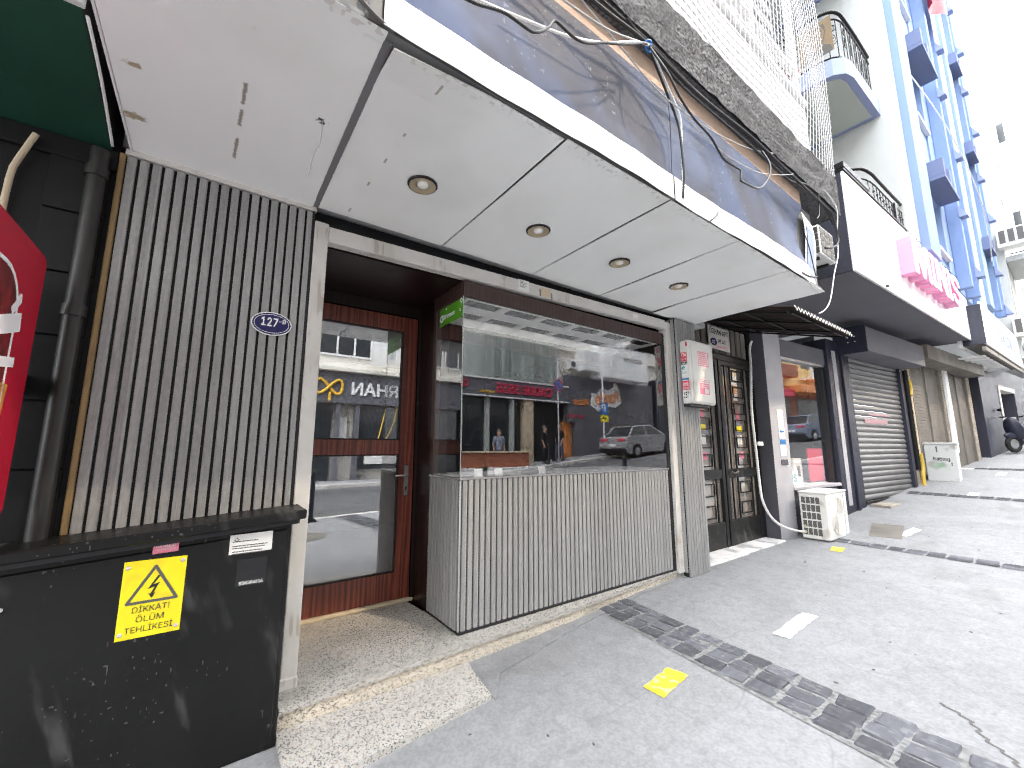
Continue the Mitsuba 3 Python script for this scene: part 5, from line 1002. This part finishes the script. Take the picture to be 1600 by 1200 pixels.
lg = Polygon([(0, .2), (.5, .0), (1.2, .12), (2.0, -.1), (2.45, .25), (2.3, .85), (1.9, .75), (1.5, 1.1), (1.0, .95), (.6, 1.0), (.25, 1.35), (.05, .9)]).buffer(.05)
lo = O2_('logo_board', ext(lg, .05, frame([19.35, YO - .098, 3.75], [-1, 0, -.12], [0, 0, 1])), 'm_white')
O2_('logo_letters', [text('Panito', .62, frame([19.2, YO - .047, 3.98], [-1, 0, -.12], [0, 0, 1]), .03, True, width=2.0)], 'm_orange', lo)
OA = thing('opposite_air_conditioner', 'white air conditioner fixed to the facade across the street', 'air conditioner')
put('casing', bx(15.25, 15.78, YO - .30, YO + .05, 5.55, 6.05, .01), 'm_white', OA)
put('fan', cyl([15.45, YO + .05, 5.8], [15.45, YO + .06, 5.8], .17, 20), 'm_grille', OA)
# street furniture on the far kerb
NP = thing('no_parking_sign', 'round blue and red no parking sign on a pole across the street', 'traffic sign')
xp, yp = 13.3, -9.35; zp = float(g(xp))
put('pole', tube([[xp, yp, zp], [xp, yp, 5.6]], .035, 10), 'm_alu', NP)
MNp = frame([xp, yp + .045, 4.32], [-1, 0, 0], [0, 0, 1])
put('disc', ext(Point(0, 0).buffer(.29), .012, MNp), 'm_red_ink', NP); put('field', ext(Point(0, 0).buffer(.235), .016, MNp), 'm_blue_ink', NP); put('bar', ext(LineString([(-.17, .17), (.17, -.17)]).buffer(.028, cap_style=2), .019, MNp), 'm_red_ink', NP)
PK = thing('parking_sign', 'blue parking sign with a yellow plate on a white pole across the street', 'traffic sign')
xq, yq = 16.4, -9.3; zq = float(g(xq))
put('pole', tube([[xq, yq, zq], [xq, yq, 5.4]], .04, 10), 'm_white', PK)
MPk = frame([xq + .02, yq + .05, 3.05], [-1, 0, 0], [0, 0, 1])
put('plate', ext(rrect(-.30, .30, .0, .62, .04), .012, MPk), 'm_blue_ink', PK); put('letter', text('P', .40, MPk @ frame([-.08, .14, .012], [1, 0, 0], [0, 1, 0]), .004, True), 'm_white', PK); put('lower_plate', ext(rrect(-.30, .30, -.36, -.03, .03), .012, MPk), 'm_yellow', PK)
put('arrow', ext(Polygon([(-.2, -.21), (.1, -.21), (.1, -.27), (.22, -.19), (.1, -.11), (.1, -.17), (-.2, -.17)]), .004, MPk @ frame([0, 0, .012], [1, 0, 0], [0, 1, 0])), 'm_black', PK)
for i, (x, y, lab) in enumerate(((1.62, -1.72, 'dark blue kerb bollard mirrored in the lower door pane'), (4.4, -1.75, 'second kerb bollard up the street, right behind the viewer'), (8.6, -1.75, 'third kerb bollard up the street'), (12.6, -9.25, 'kerb bollard across the street beside the pedestrians'))):
    b_ = thing('bollard', lab, 'bollard', 'bollards along the kerb'); z = float(g(x))
    put('post', cyl([x, y, z + .02], [x, y, z + .88], .055, 16), 'm_navy', b_); put('cap', [cyl([x, y, z + .88], [x, y, z + .93], .058, 16)], 'm_leaf', b_); put('foot', [bx(x - .11, x + .11, y - .11, y + .11, z, z + .02, .003)] + [cyl([x + a, y + b, z + .02], [x + a, y + b, z + .045], .014, 8) for a in (-.08, .08) for b in (-.08, .08)], 'm_iron', b_)
PB = thing('terrace_planter', 'red painted planter ledge of a street terrace across the road', 'planter')
put('box', [bx(7.3, 11.6, -9.75, -9.45, .3, 1.15, .01)], 'm_terracotta', PB); put('coping', bx(7.25, 11.65, -9.8, -9.4, 1.15, 1.22, .01), 'm_beige', PB); put('base', bx(7.25, 11.7, -9.4, -9.2, .25, .55, .01), 'm_white', PB)
# parked cars
def car(x, y, paint, label):
    CA = thing('parked_car', label, 'car', 'cars parked across the street')
    Mc = np.eye(4); Mc[:3, 3] = [x, y, float(g(x)) - .13]; Mc[2, 0] = .085
    prof_b = Polygon([(-2.05, .35), (-2.12, .62), (-2.05, .98), (-1.95, 1.03), (-1.2, 1.08), (1.0, .98), (1.85, .84), (2.1, .62), (2.08, .32), (1.7, .24), (-1.8, .24)]).buffer(.05).buffer(-.03)
    for xw in (-1.3, 1.28): prof_b = prof_b.difference(Point(xw, .32).buffer(.37))
    bodym = ext(prof_b, 1.72, frame([0, .86, 0], [1, 0, 0], [0, 0, 1])); v = np.array(bodym.vertices)
    put('body', trimesh.Trimesh(v, bodym.faces), paint, CA, M=Mc, smooth=25)
    cab = trimesh.convex.convex_hull(np.array([[-1.85, s * .78, 1.02] for s in (-1, 1)] + [[1.0, s * .78, .98] for s in (-1, 1)] + [[-1.25, s * .60, 1.50] for s in (-1, 1)] + [[.1, s * .60, 1.50] for s in (-1, 1)]))
    put('cabin', cab, 'm_window_dark', CA, M=Mc)
    put('roof', [bx(-1.30, .15, -.61, .61, 1.495, 1.53, .012)] + [tube([[a, s * .77, 1.0], [b, s * .60, 1.50]], .04, 6) for s in (-1, 1) for a, b in ((-1.83, -1.26), (-.35, -.4), (.98, .12))], paint, CA, M=Mc)
    for xw in (-1.3, 1.28):
        for s in (-1, 1):
            w_ = put('wheel', [cyl([xw, s * .70, .31], [xw, s * .88, .31], .31, 24)], 'm_tyre', CA, M=Mc); put('rim', [cyl([xw, s * .875, .31], [xw, s * .89, .31], .19, 20)], 'm_alu', w_, M=Mc)
    put('tail_light', [bx(-2.13, -2.0, s * .55 - .22, s * .55 + .22, .86, .98, .02) for s in (-1, 1)], 'm_red_ink', CA, M=Mc); put('number_plate', bx(-2.155, -2.13, -.26, .26, .60, .72, .004), 'm_white', CA, M=Mc); put('bumper', bx(-2.16, -1.95, -.82, .82, .28, .52, .04), 'm_black', CA, M=Mc)
car(18.3, -8.6, 'm_car', 'silver grey hatchback parked across the street mirrored in the window pane')
car(28.6, -8.3, 'm_cloth_grey', 'blue grey hatchback parked farther up the opposite kerb')
car(33.6, -8.3, 'm_white', 'white hatchback parked farthest up the opposite kerb')
# pedestrians
import manifold3d as m3
def hull_chain(js, chains):
    parts = []
    for a, b in chains:
        (pa, ra), (pb, rb) = js[a], js[b]
        s1 = m3.Manifold.sphere(ra, 14).translate(list(map(float, pa))); s2 = m3.Manifold.sphere(rb, 14).translate(list(map(float, pb)))
        parts.append(m3.Manifold.batch_hull([s1, s2]))
    m = m3.Manifold.batch_boolean(parts, m3.OpType.Add).refine_to_length(.035)
    q = m.to_mesh(); t_ = trimesh.Trimesh(q.vert_properties[:, :3], q.tri_verts); trimesh.smoothing.filter_taubin(t_, iterations=8); return t_
def person(x, y, face, label, top, trouser, stride=.0, extra=None):
    K_ = thing('person', label, 'person'); z = float(g(x))
    M_ = np.eye(4); a = math.radians(face); M_[:2, :2] = [[math.cos(a), -math.sin(a)], [math.sin(a), math.cos(a)]]; M_[:3, 3] = [x, y, z]
    J = {}                                                        # the person looks along +x
    def j(n, p, r): J[n] = (np.array(p, float), r)
    j('pel', (0, 0, .95), .125); j('che', (.01, 0, 1.28), .135); j('nk', (.015, 0, 1.47), .055); j('hd', (.035, 0, 1.60), .090); j('hd2', (.015, 0, 1.66), .098); j('chin', (.075, 0, 1.545), .050); j('nose', (.132, 0, 1.605), .012)
    for s, n in ((1, 'l'), (-1, 'r')):
        f = stride * s
        j('hip' + n, (0, s * .09, .92), .095); j('kn' + n, (f * .5 + .03, s * .10, .50), .062); j('an' + n, (f - .0, s * .10, .09), .042); j('toe' + n, (f + .17, s * .12, .04), .036)
        j('sh' + n, (0, s * .185, 1.40), .062); j('el' + n, (-.03 - f * .3, s * .25, 1.12), .044); j('wr' + n, (.06 - f * .5, s * .25, .87), .030); j('pa' + n, (.085 - f * .55, s * .245, .80), .034)
        for q in range(4): j(f'f{q}{n}', (.075 + .022 * q - .022 - f * .55, s * .24, .725 - .006 * (q % 3)), .0085)
        j('th' + n, (.13 - f * .55, s * .22, .77), .010); j('ear' + n, (.02, s * .098, 1.60), .018); j('eye' + n, (.112, s * .032, 1.635), .012)
    skin = [('nk', 'hd'), ('hd', 'hd2'), ('hd', 'chin'), ('hd', 'nose')]
    for n in 'lr': skin += [('el' + n, 'wr' + n), ('wr' + n, 'pa' + n), ('pa' + n, 'th' + n), ('hd', 'ear' + n)] + [('pa' + n, f'f{q}{n}') for q in range(4)]
    body = skin + [('pel', 'che'), ('che', 'nk')] + [c for n in 'lr' for c in (('che', 'sh' + n), ('sh' + n, 'el' + n), ('pel', 'hip' + n), ('hip' + n, 'kn' + n), ('kn' + n, 'an' + n), ('an' + n, 'toe' + n))]
    put('body', hull_chain(J, body), 'm_skin', K_, M=M_, smooth=True)
    Jt = {k: (p, r + .016) for k, (p, r) in J.items()}
    Jt['che'] = (J['che'][0], .155); Jt['pel2'] = (np.array([0, 0, .90]), .15)
    put('shirt', hull_chain(Jt, [('pel2', 'che'), ('che', 'shl'), ('che', 'shr'), ('shl', 'ell'), ('shr', 'elr')]), top, K_, M=M_, smooth=True)
    put('trousers', hull_chain(Jt, [('pel', 'hipl'), ('pel', 'hipr'), ('hipl', 'knl'), ('hipr', 'knr'), ('knl', 'anl'), ('knr', 'anr')]), trouser, K_, M=M_, smooth=True)
    put('shoe', hull_chain(Jt, [('anl', 'toel')]), 'm_black', K_, M=M_, smooth=True); put('shoe', hull_chain(Jt, [('anr', 'toer')]), 'm_black', K_, M=M_, smooth=True)
    h_ = trimesh.creation.icosphere(3, .112); h_.vertices[:, 2] = np.maximum(h_.vertices[:, 2], .0 - .5 * (h_.vertices[:, 0] < .03) * .1); h_.apply_translation([.002, 0, 1.672]); put('hair', h_, 'm_grille', K_, M=M_, smooth=True)
    put('eye', [trimesh.creation.icosphere(1, .011).apply_translation([.118, s * .032, 1.635]) for s in (-1, 1)], 'm_black', K_, M=M_)
    return K_
person(12.75, YO + .75, 60, 'person in a dark shirt and dark trousers standing by the brick pier across the street', 'm_cloth_black', 'm_cloth_black', .0)
person(13.75, YO + .7, 170, 'person in a black shirt and blue trousers walking past the dark doorway across the street', 'm_cloth_black', 'm_cloth_jean', .18)
person(10.3, YO + .55, 100, 'person in a pale blue shirt behind the red planter across the street', 'm_cloth_grey', 'm_cloth_jean', .0)

OG = thing('opposite_cafe', 'ochre building with an orange cafe front up the street mirrored in the grey shop window', 'building')
put('wall', [bx(27, 33.5, YO - .28, YO + .1, 5.6, 16.8), bx(33.5, 44, YO - .28, YO + .05, 6.0, 16.8)], 'm_ochre', OG)
put('front', [bx(27, 44, YO - .28, YO + .0, 2.0, 5.6)], 'm_terracotta', OG)
put('awning', [sheared(bx(29.5 + 2.4 * i, 29.5 + 2.4 * i + 2.38, YO, YO + 1.4, 5.0, 5.5, .02), lambda q: 0 * q) for i in range(6)], 'm_orange', OG)
put('red_awning', bx(27, 29.4, YO, YO + 1.0, 4.7, 5.2, .02), 'm_red_ink', OG)
for k in range(3):
    for j in range(4):
        x, z = 28 + 4.1 * j, 7.0 + 3.0 * k
        w = put('window', bx(x, x + 1.6, YO + .1, YO + .13, z, z + 1.5), 'm_window_dark', OG); put('balcony', [bx(x - .4, x + 2.2, YO + .13, YO + .9, z - .9, z - .75), bx(x - .4, x + 2.2, YO + .84, YO + .9, z - .75, z - .1)], 'm_terracotta' if (j + k) % 3 == 0 else 'm_cream', OG)
put('shop_opening', [bx(28 + 3.3 * i, 30.4 + 3.3 * i, YO + .001, YO + .03, 2.3, 4.8) for i in range(5)], 'm_window_dark', OG)
put('dish', trimesh.creation.icosphere(2, .35).apply_scale([1, .3, 1]).apply_translation([29.2, YO + .4, 6.3]), 'm_white', OG)
